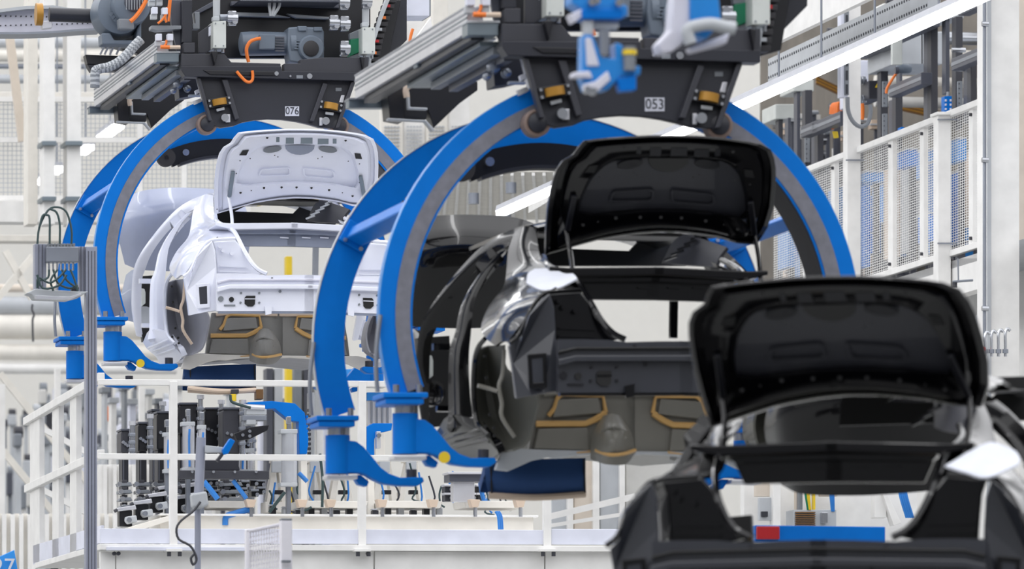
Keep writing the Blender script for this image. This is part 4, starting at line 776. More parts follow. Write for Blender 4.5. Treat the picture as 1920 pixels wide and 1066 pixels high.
for a_, b2 in (((74, 800), (162, 847)), ((74, 915), (162, 960))): tag(B().bar(PU(*a_, 53), PU(*b2, 53), .05).obj('inner_rail', 'white', sr), None)
# blue number sign bottom left
sg = thing('number_sign', PU(12, 1066, 40), 'small light blue sign with white number 27 at bottom left corner', 'sign')
block('sign_board', 'signblue', ((-30, 1056), (27, 1030), (33, 1066), (33, 1100), (-30, 1100)), 40, .02, parent=sg); text('sign_number', '27', .15, 'cloth', sg, PU(7, 1063, 39.97), .003)
# aluminium stand with valve manifold
dA = 39.5
vs = thing('valve_stand', PU(173, 1066, dA), 'grey aluminium profile stand with pneumatic valve manifold and green hoses', 'stand')
def vp(name, m, q, w=0, t=.1, bevel=.002): return block(name, m, q, dA+w, t, parent=vs, bevel=bevel)
vp('profile_post', 'aluprof', rect(161, 462, 182, 1180), 0, .08); vp('profile_post', 'aluprof', rect(148, 462, 166, 546), .02, .06); vp('profile_post', 'aluprof', rect(65, 457, 87, 543), .02, .08)
for x, y0, y1 in ((152, 462, 546), (158, 462, 546), (166, 470, 1170), (172, 470, 1170), (178, 470, 1170), (73, 458, 542), (80, 458, 542)): vp('profile_groove', 'darkgrey', rect(x-.7, y0, x+.7, y1), -.004, .01, 0)
mn = vp('manifold_block', 'aludark', rect(87, 462, 148, 491), -.05, .12, .006)
for k in range(9): vp('manifold_fin', 'midgrey', rect(89+k*6, 456, 93+k*6, 463), -.04, .08)
for k in range(7): vp('valve_nipple', 'steel', rect(91+k*7.5, 491, 94+k*7.5, 506), -.03, .03)
vp('tray', 'lightgrey', ((50, 549), (66, 541), (150, 546), (166, 546), (150, 556), (128, 562), (66, 560), (60, 552)), -.1, .16, .006); vp('tray_front', 'alu', ((66, 553), (130, 556), (152, 549), (152, 553), (130, 562), (66, 560)), -.13, .03)
for i, pts in enumerate((((70, 457), (74, 425), (90, 394), (108, 388), (125, 398), (134, 430), (134, 457)), ((93, 457), (93, 410), (88, 403), (80, 404), (74, 425)), ((112, 457), (112, 420), (106, 398), (95, 392)), ((92, 505), (90, 520), (75, 525), (69, 515)), ((100, 505), (108, 530), (130, 540), (146, 535)), ((108, 505), (95, 525), (100, 545)), ((116, 505), (125, 525), (145, 540)), ((124, 505), (110, 520), (92, 530), (72, 520), (70, 540)), ((132, 505), (140, 525), (146, 545)), ((70, 515), (80, 540), (110, 535), (125, 515)))):
    B().tube([PU(x, y, dA-.08-.012*i) for x, y in pts], .0075, 6).obj('air_hose', 'cable', vs, True)
vp('hose_clip', 'black', rect(134, 538, 148, 545), -.08, .05)
# background plant out of focus at lower left
pal2 = ['midgrey', 'lightgrey', 'darkgrey', 'lightgrey', 'char', 'paleblue', 'midgrey', 'paleblur', 'orange', 'lightgrey', 'darkgrey', 'midgrey']
pal = ['white', 'lightgrey', 'midgrey', 'char', 'paleblur', 'orange', 'darkgrey', 'paleblue', 'white', 'lightgrey']
nm_ = {'white': 'white', 'lightgrey': 'pale grey', 'midgrey': 'grey', 'char': 'dark', 'paleblur': 'off-white', 'orange': 'orange', 'darkgrey': 'charcoal', 'paleblue': 'pale blue'}
seen = {}
for i in range(124):
    x = random.uniform(0, 330) if i % 3 else random.uniform(0, 165)
    x = random.uniform(180, 330) if i > 96 else x
    y = random.uniform(722, 930); w = random.uniform(8, 22); h = random.uniform(14, 46); m = pal2[i % len(pal2)]; d_ = 70+((i*37) % 124)*.29
    if m == 'orange': w *= .45; x = random.choice((200, 245, 30, 255))+random.uniform(-4, 4); y = random.uniform(760, 830)
    lb = '%s %s machine %s in the %s blurred background' % (nm_[m], 'tall' if h > 2*w else ('squat' if h < w*1.3 else 'boxy'), 'at the far left edge' if x < 45 else ('behind the stair railing' if x < 150 else ('beside the aluminium stand' if x < 215 else 'left of the black fixtures')), 'upper' if y < 790 else ('middle' if y < 860 else 'lower'))
    t_ = thing('background_machine', PU(x, y+h, d_), lb, 'machine', 'blurred machines in the far background')
    block('machine_body', m, rect(x, y, x+w, y+h), d_, .18, parent=t_, bevel=.02); B().cyl(PU(x+w/2, y-2, d_+.1), V, .07, w/11600*74, 10).obj('machine_joint', ('char', 'midgrey', 'lightgrey')[i % 3], t_, True)
    pz = PU(x+w/2, y+h, d_+.12); B().bar(pz, Vector((pz.x, pz.y, .01)), .06).obj('pedestal', ('lightgrey', 'midgrey', 'white')[i % 3], t_)
# perforated conveyor beam at the top left
pc = thing('conveyor_beam', PU(95, 62, 48), 'white perforated conveyor beam curving in at the top left', 'beam')
top = ((-10, 24), (50, 17), (100, 16), (150, 24), (192, 36)); bot = ((-10, 60), (50, 60), (100, 58), (150, 54), (192, 52))
B().slab([PU(x, y, 48) for x, y in top]+[PU(x, y, 48) for x, y in reversed(bot)], U*.08).obj('beam_web', 'lilac', pc)
B().slab([PU(x, y, 47.9) for x, y in bot]+[PU(x, y+4, 47.9) for x, y in reversed(bot)], U*.3).obj('lower_flange', 'aludark', pc)
B().slab([PU(x, y-6, 47.9) for x, y in top]+[PU(x, y, 47.9) for x, y in reversed(top)], U*.3).obj('upper_flange', 'lightgrey', pc)
hh = B()
for k in range(20):
    for yy in (30, 48): hh.cyl(PU(1+k*9.6, yy-.25*k*(yy > 40)+.15*k*(yy < 40), 47.995), U, .006, .01, 6)
tag(hh.obj('beam_holes', 'ink', pc), None, None, None, 'stuff')
for k, (xa, xb) in enumerate(((224, 190), (168, 152), (112, 102), (82, 74))):
    P0 = PY(207, 243, 66); a_, b_ = along(P0, xa), along(P0, xb); lt = thing('strip_lamp', a_, '%s glowing strip lamp in the row behind the left mesh' % ('longest', 'second', 'third', 'farthest')[k], 'lamp', 'strip lamps behind the left mesh')
    B().slab([a_-V*.05-Z*.05, a_+V*.05-Z*.05, a_+V*.05, a_-V*.05], b_-a_).obj('diffuser', 'lamp', lt); B().slab([a_-V*.06, a_+V*.06, a_+V*.06+Z*.05, a_-V*.06+Z*.05], b_-a_).obj('lamp_housing', 'housing', lt); B().tube([a_.lerp(b_, .5)+Z*.04, a_.lerp(b_, .5)+Z*(17.3-a_.z)], .01, 6, 0).obj('suspension_rod', 'aludark', lt)
NTH = ['first from the left', 'second', 'third', 'fourth', 'fifth', 'sixth', 'seventh', 'last']
# ================================================================ platform with railing across the line
dP = 42.0
pf = thing('platform', PU(690, 1066, dP), 'white work platform with grey toe board below the car bodies', 'platform')
def pb(name, m, q, w=0, t=.06, bevel=.003, parent=pf): return block(name, m, q, dP+w, t, parent=parent, bevel=bevel)
pb('toe_board', 'paleblue', ((188, 990), (1030, 993), (1030, 1020), (188, 1018)), 0, .04); pb('toe_board', 'paleblue', ((1034, 991), (1300, 992), (1300, 1021), (1034, 1020)), 0, .04)
pb('deck_edge', 'white', ((188, 1019), (1300, 1024), (1300, 1034), (188, 1030)), -.05, 3.2); 
for k, (x0, x1) in enumerate(((188, 216), (218, 368), (372, 700), (703, 1020), (1023, 1300))): pb('front_panel', 'white', ((x0, 1033), (x1, 1035), (x1, 1400), (x0, 1400)), .02, .05)
pb('front_rail', 'paleblue', ((200, 1024), (460, 1025), (460, 1032), (200, 1031)), -.08, .04)
rl = thing('guard_railing', PU(600, 1034, dP), 'white guard railing with two rails standing on the platform edge', 'railing')
pb('top_rail', 'white', ((186, 710), (770, 714), (770, 725), (186, 721)), -.02, .06, .004, rl); pb('middle_rail', 'white', ((186, 849), (770, 853), (770, 864), (186, 860)), -.02, .06, .004, rl)
for x in (326, 680, 1027):
    pb('railing_post', 'white', rect(x-7, 714 if x < 1000 else 880, x+7, 1030), -.03, .06, .004, rl)
    pb('post_foot', 'white', rect(x-14, 1028, x+16, 1033), -.1, .12, .002, rl)
    for ox in (-9, 11): B().cyl(PU(x+ox, 1038, dP-.08), Z, .014, .03, 8).obj('foot_bolt', 'char', rl, True)
for x in (214, 222, 690): B().cyl(PU(x, 1037, dP-.03), U, .014, .03, 8).obj('panel_bolt', 'char', pf, True)
# machine bed
mbd = thing('machine_bed', PU(640, 995, dP+1), 'cream machine bed rail behind the platform toe board', 'machine bed')
block('bed_beam', 'warmwhite', ((300, 966), (1000, 969), (1000, 996), (300, 994)), dP+.9, .5, parent=mbd); block('bed_beam', 'warmwhite', ((240, 988), (330, 962), (330, 972), (255, 996)), dP+.7, .3, parent=mbd)
block('bed_top', 'white', ((300, 962), (1010, 965), (1010, 969), (300, 966)), dP+.85, 2.2, parent=mbd)
for x in (470, 566, 620, 716, 812, 890, 975):
    block('levelling_bracket', 'palesand', ((x-9, 935), (x+11, 936), (x+7, 950), (x-5, 950)), dP+.8, .1, parent=mbd); B().tube([PU(x+1, 946, dP+.85), PU(x+1, 968, dP+.85)], .014, 8, 0).obj('levelling_screw', 'steel', mbd, True)
for x0, x1 in ((390, 480), (560, 690), (720, 830), (870, 985)): block('bed_plate', 'warmwhite', ((x0, 938), (x1, 939), (x1-4, 952), (x0+3, 951)), dP+1.1, .4, parent=mbd)
# black clamping fixtures
pos = ['at the left end of the row', 'second from the left end', 'third from the left end', 'left of the railing post', 'right of the railing post', 'behind the grey sensor pole', 'right of the sensor pole', 'under the blue gantry']
def fixture(i, x0, y0, x1, y1, d, rod=True, hole=0):
    t = thing('clamping_fixture', PU((x0+x1)/2, 955, d), 'black clamping fixture tower %s' % pos[i], 'fixture', 'black clamping fixtures')
    block('tower', 'black', rect(x0+2, y1, x1-2, 925), d+.08, .16, parent=t); hd = block('clamp_head', 'jet' if i % 3 else 'char', ((x0, y0+4), (x0+4, y0), (x1, y0), (x1, y1), (x0, y1)), d, .2, parent=t, bevel=.01)
    block('head_cap', 'darkgrey', rect(x0, y0-2, x1, y0+2), d-.02, .22, parent=hd)
    for k in range(3): B().cyl(PU(x0+(x1-x0)*(.25+.25*k), y0+(y1-y0)*.55+k*3, d-.01), U, .012, .02, 8).obj('head_bolt', 'steel', hd, True)
    block('tower_rib', 'darkgrey', rect(x0+4, y1+6, x0+6, 915), d+.06, .03, parent=t, bevel=0)
    if rod:
        rd = B().tube([PU(x1+5, y0-8, d-.03), PU(x1+5, y1+4, d-.03)], .018, 10, 0).obj('guide_rod', 'steel', t, True)
        for k in range(3): block('rod_clamp', 'aludark', rect(x1-1, y0+6+k*(y1-y0)/3, x1+11, y0+12+k*(y1-y0)/3), d-.06, .07, parent=rd)
        B().cyl(PU(x1+5, y0-12, d-.03), Z, .026, .03, 10).obj('rod_tip', 'alu', rd, True)
    for k in range(4):
        yy = 905+k*14; block('clamp_jaw', 'midgrey', ((x0-6+k*2, yy), (x1+2, yy-2), (x1+6, yy+5), (x0-4, yy+6)), d-.1-.03*k, .12, parent=t, bevel=.004)
        block('jaw_pad', 'char', rect(x0+2, yy-6, x0+12, yy+1), d-.1, .1, parent=t)
        B().cyl(PU(x0-3+k*3, yy+2, d-.16), U, .018, .03, 8).obj('jaw_pin', 'steel', t, True)
for i, a in enumerate(((227, 805, 243, 848, 43.2), (259, 792, 277, 846, 43.4), (294, 772, 322, 842, 43.7), (284, 768, 300, 800, 44.6), (336, 756, 371, 812, 43.6), (384, 765, 410, 836, 43.9), (418, 765, 450, 850, 43.5), (452, 800, 470, 850, 44.4))): fixture(i, *a)
low = ['lowest, at the left corner', 'second along the slanting row', 'third along the slanting row', 'fourth along the slanting row', 'fifth, behind the railing post', 'last, beside the sensor pole']
for i, (x, y) in enumerate(((232, 952), (262, 940), (290, 926), (308, 912), (338, 930), (352, 908))):
    t = thing('toggle_clamp', PU(x, y+36, 42.9+i*.1), 'small black and silver toggle clamp, %s' % low[i], 'clamp', 'toggle clamps')
    block('clamp_base', 'jet', rect(x-8, y+4, x+16, y+34), 42.9+i*.1, .1, parent=t); block('clamp_arm', 'alu', ((x-14, y), (x+22, y-6), (x+24, y+2), (x-12, y+6)), 42.85+i*.1, .08, parent=t)
    block('clamp_plate', 'lightgrey', ((x+4, y+16), (x+24, y+13), (x+26, y+26), (x+8, y+30), (x+3, y+24)), 42.8+i*.1, .06, parent=t, bevel=.008); B().cyl(PU(x+10, y+22, 42.78+i*.1), U, .018, .03, 10).obj('clamp_pin', 'steel', t, True)
    B().tube([PU(x-12, y+3, 42.85+i*.1), PU(x-18, y+6, 42.85+i*.1)], .012, 8, 0).obj('clamp_tip', 'char', t, True)
def air(x0, x1, y0, y1, d, lb, tube=True, clear='alu'):
    t = thing('air_cylinder', PU((x0+x1)/2, y1, d), lb, 'cylinder'); c = (x0+x1)/2; w = (x1-x0)/11600*d
    B().tube([PU(c, y0+18, d), PU(c, y1, d)], w/2, 18, 0).obj('barrel', clear, t, True); block('end_cap', 'lightgrey', rect(x0-1, y0+14, x1+1, y0+22), d-w/2, w, parent=t); block('end_cap', 'lightgrey', rect(x0-1, y1-6, x1+1, y1+1), d-w/2, w, parent=t)
    B().tube([PU(c, y0, d), PU(c, y0+16, d)], w*.16, 8, 0).obj('piston_rod', 'steel', t, True); block('rod_clevis', 'steel', rect(c-4, y0-10, c+4, y0+4), d-.02, .05, parent=t)
    block('mount', 'aludark', rect(c-4, y1, c+4, 963), d+.02, .06, parent=t)
    if tube: B().tube([PU(c+2, y0+28, d-w*.6), PU(c+1, y0+50, d-w*.6), PU(c+2, y1-8, d-w*.6)], .008, 6).obj('air_tube', 'bluecable', t, True)
air(342, 365, 776, 882, 43.1, 'silver air cylinder with blue tube right of the railing post'); air(307, 321, 796, 885, 43.1, 'slim silver air cylinder left of the railing post'); air(372, 386, 782, 850, 42.9, 'slim air cylinder behind the sensor pole')
air(527, 557, 790, 910, 43.0, 'large clear air cylinder left of the blue gantry leg', False, 'glasscyl'); air(446, 462, 826, 885, 44.2, 'pair of pale cylinders under black bar', True); air(464, 476, 826, 885, 44.3, 'pale cylinder next to the pair under black bar', False)
bb = thing('black_crossbar', PU(420, 898, 42.9), 'long black crossbar plate in front of the fixtures', 'bar'); block('bar_plate', 'char', ((336, 881), (505, 882), (505, 898), (336, 896)), 42.8, .1, parent=bb); block('bar_step', 'black', ((385, 862), (445, 862), (450, 881), (385, 881)), 42.85, .1, parent=bb)
for x in (360, 400, 440, 480): B().cyl(PU(x, 884, 42.79), U, .01, .02, 8).obj('bar_bolt', 'steel', bb, True)
ba = thing('swing_clamp', PU(470, 830, 43), 'black angled swing arm ending in a blue joint', 'arm'); block('arm_plate', 'jet', ((440, 812), (470, 800), (505, 796), (502, 806), (470, 822), (446, 826)), 42.9, .08, parent=ba)
for x, y in ((468, 808), (468, 817), (455, 815)): B().cyl(PU(x, y, 42.89), U, .012, .02, 8).obj('arm_bolt', 'steel', ba, True)
block('arm_joint', 'aludark', rect(455, 778, 500, 788), 42.95, .1, parent=ba); block('arm_joint', 'lightgrey', rect(462, 785, 480, 796), 42.95, .1, parent=ba)
for i in range(16):
    x = 372+(i % 8)*17+random.uniform(-4, 4); y = 902+(i//8)*18+random.uniform(-4, 4)
    t = thing('gripper_block', PU(x, y+12, 43.6), 'small black gripper block under the crossbar, %s of the %s row' % (NTH[i % 8], 'upper' if i < 8 else 'lower'), 'gripper', 'gripper blocks under the crossbar')
    block('gripper_body', 'jet', rect(x-6, y-3, x+7, y+9), 43.5, .12, parent=t); block('gripper_finger', 'aludark', rect(x-8, y-5, x+8, y-1), 43.45, .1, parent=t); B().cyl(PU(x+4, y+5, 43.48), U, .014, .03, 8).obj('gripper_pin', 'steel', t, True)
for i in range(10):
    x = 840+(i % 5)*15+random.uniform(-3, 3); y = 912+(i//5)*16
    t = thing('gripper_block', PU(x, y+12, 43.6), 'small grey gripper block beside the navy cover, %s of the %s row' % (NTH[i % 5], 'upper' if i < 5 else 'lower'), 'gripper', 'gripper blocks beside the navy cover')
    block('gripper_body', 'char', rect(x-7, y-3, x+8, y+11), 43.5, .12, parent=t); block('gripper_finger', 'alu', rect(x-9, y-5, x+9, y-1), 43.45, .1, parent=t); B().cyl(PU(x+4, y+5, 43.48), U, .014, .03, 8).obj('gripper_pin', 'steel', t, True)
# blue gantries, white A frames
K4 = lambda *p: cr(200, 700, 3.554, *p)
gt = thing('blue_gantry', PU(570, 850, 43.4), 'blue angled gantry arm with grooved leg above the fixtures', 'gantry')
block('gantry_arm', 'blue', K4((940, 190), (1100, 182), (1255, 198), (1320, 260), (1345, 440), (1335, 535), (1285, 535), (1280, 320), (1220, 312), (1120, 232), (945, 242)), 43.4, .12, parent=gt)
block('gantry_base', 'warmwhite', rect(564, 848, 576, 963), 43.45, .1, parent=gt)
for k in range(7): block('leg_tooth', 'blue', rect(574, 778+k*9, 578, 783+k*9), 43.42, .08, parent=gt, bevel=0)
block('gantry_shoe', 'lightgrey', rect(462, 766, 500, 777), 43.35, .2, parent=gt); B().tube([PU(456, 762, 43.35), PU(496, 764, 43.35)], .02, 8, 0).obj('gantry_rod', 'alu', gt, True)
g2 = thing('blue_gantry', PU(700, 870, 43.4), 'small blue gantry bracket seen between the two hanger arms', 'gantry'); block('gantry_arm', 'blue', ((688, 800), (700, 793), (736, 793), (734, 806), (706, 812), (702, 824), (702, 870), (688, 870)), 43.4, .12, parent=g2); block('gantry_base', 'warmwhite', rect(690, 869, 702, 964), 43.45, .1, parent=g2); block('gantry_link', 'alu', rect(706, 808, 714, 840), 43.35, .05, parent=g2); B().cyl(PU(710, 816, 43.34), U, .016, .03, 10).obj('link_pin', 'steel', g2, True)
for i, (x, w, lb) in enumerate(((592, 42, 'white A-shaped support frame under the blue gantry'), (640, 36, 'white A-shaped support frame behind the lower hanger arm'), (722, 40, 'white A-shaped support frame between the hanger arms'), (772, 44, 'white A-shaped support frame below the near hanger arm'), (520, 30, 'white A-shaped support frame behind the clear cylinder'))):
    t = thing('trestle', PU(x, 962, 44.2), lb, 'frame')
    for sx in (-1, 1): block('frame_leg', 'warmwhite', ((x+sx*w*.12-4, 862), (x+sx*w*.12+5, 862), (x+sx*w*.5+6, 946), (x+sx*w*.5-6, 946)), 44.2, .1, parent=t)
    block('frame_beam', 'warmwhite', rect(x-w*.55-6, 940, x+w*.55+8, 960), 44.1, .2, parent=t); block('frame_top', 'warmwhite', ((x-w*.3, 852), (x+w*.3, 852), (x+w*.3, 866), (x-w*.3, 866)), 44.15, .15, parent=t)
    block('black_clip', 'jet', rect(x-5, 918, x+12, 926), 44.05, .04, parent=t); block('pad', 'lightgrey', rect(x-10, 864, x+9, 885), 44.1, .04, parent=t)
vp_ = thing('toothed_upright', PU(585, 900, 44.5), 'silver upright with black toothed strip beside blue gantry', 'upright'); block('upright_body', 'lightgrey', rect(580, 735, 590, 964), 44.5, .1, parent=vp_); block('upright_body', 'white', rect(594, 780, 606, 964), 44.6, .1, parent=vp_)
for k in range(14): block('tooth', 'char', rect(577, 766+k*9, 583, 771+k*9), 44.45, .05, parent=vp_, bevel=0)
ln = thing('hydraulic_unit', PU(720, 780, 44.6), 'silver ribbed unit with blue top behind near hanger flange', 'unit'); block('unit_body', 'alu', rect(690, 745, 735, 795), 44.6, .2, parent=ln); block('unit_stand', 'warmwhite', rect(704, 795, 722, 964), 44.65, .1, parent=ln); block('unit_top', 'bluebright', rect(688, 735, 737, 750), 44.58, .24, parent=ln)
for k in range(4): block('unit_rib', 'aludark', rect(696+k*10, 752, 699+k*10, 793), 44.58, .03, parent=ln, bevel=0)
sl = thing('slide_unit', PU(875, 905, 43), 'grey linear slide with silver edge next to navy cover', 'slide'); block('slide_body', 'darkgrey', rect(843, 887, 910, 902), 42.9, .2, parent=sl); block('slide_edge', 'alu', rect(840, 884, 912, 888), 42.85, .2, parent=sl); block('slide_foot', 'alu', rect(850, 902, 890, 940), 42.95, .1, parent=sl)
for i, (m, pts, r, lb) in enumerate((('bluecable', ((382, 902), (395, 918), (408, 935)), .02, 'blue hose behind the sensor pole'), ('bluecable', ((437, 900), (448, 915), (462, 934)), .016, 'blue hose under the black crossbar'), ('bluecable', ((422, 984), (424, 968), (440, 962), (468, 954)), .022, 'pale blue hose bending over machine bed'), ('cable', ((505, 960), (520, 940), (534, 922)), .012, 'dark cable under the clear cylinder'), ('cable', ((600, 850), (605, 900), (604, 950)), .01, 'dark cable running down a support frame'), ('bluecable', ((560, 886), (568, 894), (576, 902)), .016, 'short blue hose beside clear cylinder'), ('cable', ((562, 948), (572, 956), (584, 950)), .008, 'thin dark cable loop on the bed'), ('bluecable', ((900, 900), (905, 930), (912, 945), (920, 940)), .016, 'blue hose left of the navy cover'), ('cable', ((432, 740), (434, 752), (448, 758), (470, 764)), .01, 'dark cable under the beige pipe'))):
    cab('hose', m, pts, 42.8+.05*i, r, lb)
for k in range(3): cab('hose', 'bluecable', ((929+k*3, 958), (934+k*3, 968), (936+k*3, 992)), 42.3+.03*k, .009, 'thin blue hose over the bed edge', 'three blue hoses over the bed edge')
pp_ = thing('beige_pipe', PU(410, 735, 43.5), 'thin beige pipe with black coupling below the navy cover', 'pipe'); B().tube([PU(352, 727, 43.5), PU(400, 732, 43.5), PU(440, 733, 43.5), PU(480, 731, 43.5)], .018, 8).obj('pipe', 'palesand', pp_, True); block('coupling', 'char', rect(434, 729, 448, 737), 43.45, .08, parent=pp_); B().cyl(PU(438, 745, 43.45), Z, .02, .05, 10).obj('yellow_plug', 'yellow', pp_, True); block('pipe_block', 'brown', rect(481, 729, 494, 748), 43.45, .1, parent=pp_)
# grey sensor pole in front
sn = thing('sensor_pole', PU(373, 1060, 38), 'slim grey pole with clamp and blue sensor head', 'pole')
B().tube([PU(377, 820, 38), PU(374, 900, 38), PU(371, 950, 38)], .03, 14, 0).obj('upper_pole', 'aluprof', sn, True); B().tube([PU(371, 930, 38), PU(370, 1400, 38)], .02, 12, 0).obj('lower_pole', 'aluprof', sn, True)
block('pole_clamp', 'lightgrey', ((360, 925), (388, 920), (392, 946), (376, 954), (362, 950)), 37.9, .1, parent=sn, bevel=.012); block('sensor_arm', 'lightgrey', ((385, 834), (420, 838), (420, 848), (385, 848)), 37.95, .05, parent=sn); block('sensor_head', 'blue', ((418, 842), (432, 821), (441, 826), (428, 850), (419, 852)), 37.9, .06, parent=sn); block('sensor_tip', 'char', ((405, 862), (416, 848), (420, 852), (410, 866)), 37.92, .04, parent=sn)
B().tube([PU(x, y, 37.88) for x, y in ((376, 940), (362, 958), (340, 975), (331, 990), (335, 1010), (356, 1022), (366, 1038), (368, 1050), (362, 1058), (358, 1046), (364, 1038))], .008, 6).obj('sensor_cable', 'char', sn, True)
# blurred gate in front
ga = thing('mesh_gate', PU(510, 1066, 33.5), 'out-of-focus white gate panel with thick post at bottom', 'gate'); block('gate_post', 'gateclear', rect(527, 975, 548, 1400), 33.4, .06, parent=ga); block('post_cap', 'midgrey', rect(527, 971, 548, 975), 33.4, .06, parent=ga); block('gate_frame', 'gateclear', ((461, 992), (468, 990), (468, 1400), (461, 1400)), 33.5, .04, parent=ga); block('gate_rail', 'gateclear', ((462, 993), (527, 979), (527, 984), (462, 998)), 33.5, .04, parent=ga)
gm = B()
for k in range(12): gm.bar(PU(470+k*5, 992-k, 33.52), PU(470+k*5, 1400, 33.52), .006)
for k in range(40): gm.bar(PU(465, 998+k*9, 33.52), PU(527, 985+k*9.3, 33.52), .006)
tag(gm.obj('gate_mesh', 'gateclear', ga), None, None, None, 'stuff'); block('gate_hinge', 'midgrey', rect(529, 1049, 546, 1054), 33.35, .04, parent=ga)
# ================================================================ things lying on or hanging under the cars
def cover(O, base_px, d, lb):
    (x0, x1, y0, y1) = base_px; t = thing('underbody_cover', PU((x0+x1)/2, y1, d), lb, 'cover', 'navy fabric covers')
    b = B(); b.sheet([[PU(x0, y0+6, d), PU((x0+x1)/2, y0+2, d-.02), PU(x1, y0, d)], [PU(x0+2, (y0+y1)/2, d-.03), PU((x0+x1)/2, (y0+y1)/2, d-.06), PU(x1, (y0+y1)/2, d-.03)], [PU(x0+8, y1-8, d), PU((x0+x1)/2, y1-5, d-.03), PU(x1-1, y1-10, d)]], .3, 4); b.obj('fabric', 'navy', t, True)
    B().tube([PU(x0+8, y1-6, d-.02), PU((x0+x1)/2, y1-2, d-.05), PU(x1-1, y1-8, d-.02)], .018, 8).obj('cream_piping', 'palesand', t, True)
    for x in (x0+12, x1-3): B().tube([PU(x, y0+2, d-.03), PU(x+2, y1-8, d-.03)], .006, 6, 0).obj('seam', 'jet', t, True)
cover(OW, (344, 480, 682, 737), dW+2.3, 'navy fabric cover hanging under the white car body'); cover(OM, (908, 1098, 858, 934), dM+2.2, 'navy fabric cover with cream hem under the black car body')
def wipe(rows, u0, lb):
    o = B().sheet(rows, .008, 4).obj('cleaning_cloth', 'cloth', None, True); tag(o, lb, 'cloth')
def mp(px, py, u): return PU(px, py, dM+u)
wipe([[mp(987, 530, .52), mp(990, 512, .62), mp(1003, 503, .72)], [mp(1015, 543, .42), mp(1025, 524, .5), mp(1035, 503, .66)], [mp(1045, 540, .36), mp(1052, 526, .44), mp(1058, 512, .58)], [mp(1082, 522, .3), mp(1080, 518, .36), mp(1074, 512, .48)]], 0, 'white cloth lying on the left shoulder of the middle black body')
dN = (ON-CAM).y
wipe([[PY(1772, 872, 24.4), PY(1790, 862, 24.5), PY(1812, 848, 24.6)], [PY(1810, 884, 24.35), PY(1830, 862, 24.45), PY(1855, 828, 24.6)], [PY(1850, 894, 24.35), PY(1868, 866, 24.45), PY(1885, 836, 24.6)], [PY(1908, 870, 24.4), PY(1912, 858, 24.5), PY(1905, 845, 24.6)]], 0, 'bright white cloth on the right shoulder of the foreground body')
# ================================================================ blurred blue grippers hanging close to the lens
gY = 25.0
gd = U.dot(PY(1140, 80, gY)-CAM)
bg = thing('blue_gripper', PU(1140, 170, gd), 'out-of-focus blue gripper with spring hanging in front of plate 053', 'gripper')
def gp(name, m, q, w=0, t=.08, bevel=.006): return block(name, m, q, gd+w, t, parent=bg, bevel=bevel)
G4 = lambda *p: cr(960, 0, 3.554, *p)
gp('mount_block', 'bluebright', G4((400, -120), (720, -120), (720, 20), (770, 40), (770, 110), (470, 120), (465, 60), (400, 20)), 0, .14); gp('mount_plate', 'blue', G4((468, 60), (740, 60), (740, 125), (475, 125)), -.02, .1)
gp('jaw_left', 'lilac', G4((385, 95), (470, 55), (475, 110), (410, 155)), .0, .08); gp('upper_neck', 'lightgrey', G4((480, 130), (545, 130), (545, 235), (485, 235)), 0, .06); gp('neck_plate', 'lightgrey', G4((545, 145), (715, 150), (710, 195), (545, 190)), .02, .05)
gp('gripper_body', 'bluebright', G4((475, 230), (540, 230), (575, 320), (600, 380), (690, 390), (690, 280), (740, 300), (745, 430), (860, 440), (855, 500), (720, 510), (640, 600), (500, 600), (470, 520)), -.01, .1)
gp('body_side', 'lilac', G4((490, 250), (530, 250), (585, 440), (500, 440)), -.02, .03); B().tube([PU(*G4((612, 200))[0], gd), PU(*G4((612, 380))[0], gd)], .016, 10, 0).obj('spring_rod', 'steel', bg, True)
for k in range(8): B().cyl(PU(*G4((612, 215+k*20))[0], gd), Z, .024, .012, 12).obj('spring_coil', 'aludark', bg, True)
B().tube([PU(*G4((783, 310))[0], gd-.02), PU(*G4((783, 470))[0], gd-.02)], .026, 12, 0).obj('plunger', 'midgrey', bg, True); B().cyl(PU(*G4((783, 350))[0], gd-.02), Z, .03, .02, 12).obj('yellow_ring', 'yellow', bg, True)
gp('finger', 'lilac', G4((410, 480), (520, 470), (540, 520), (400, 515)), -.03, .06); gp('finger', 'lilac', G4((480, 560), (560, 540), (640, 470), (660, 530), (560, 620), (490, 610)), -.04, .05); gp('finger', 'blue', G4((700, 520), (830, 500), (830, 600), (720, 610)), -.02, .06)
for x, y in ((530, 15), (560, 5), (710, 20), (500, 600), (540, 610)): B().cyl(PU(*G4((x, y))[0], gd-.03), U, .016, .03, 10).obj('bolt', 'steel', bg, True)
b2_ = thing('blue_lift_arm', PU(1300, 95, gd), 'out-of-focus blue lift arm with bent silver handle at the top', 'lift arm')
def ap(name, m, q, w=0, t=.1): return block(name, m, q, gd+w, t, parent=b2_, bevel=.008)
ap('arm_side', 'lilac', G4((1090, -120), (1190, -120), (1190, 180), (1130, 300), (1060, 350), (990, 350), (975, 290), (1060, 200)), .0, .12); ap('arm_front', 'bluebright', G4((1190, -120), (1370, -120), (1395, 140), (1300, 260), (1200, 230), (1190, 100)), -.02, .14); ap('arm_foot', 'lilac', G4((1180, 320), (1400, 240), (1460, 210), (1430, 290), (1200, 350)), .05, .08)
B().tube([PU(*p, gd-.06) for p in G4((1190, 290), (1170, 200), (1240, 170), (1330, 160), (1400, 175), (1485, 190))], .026, 10).obj('handle', 'lightgrey', b2_, True)
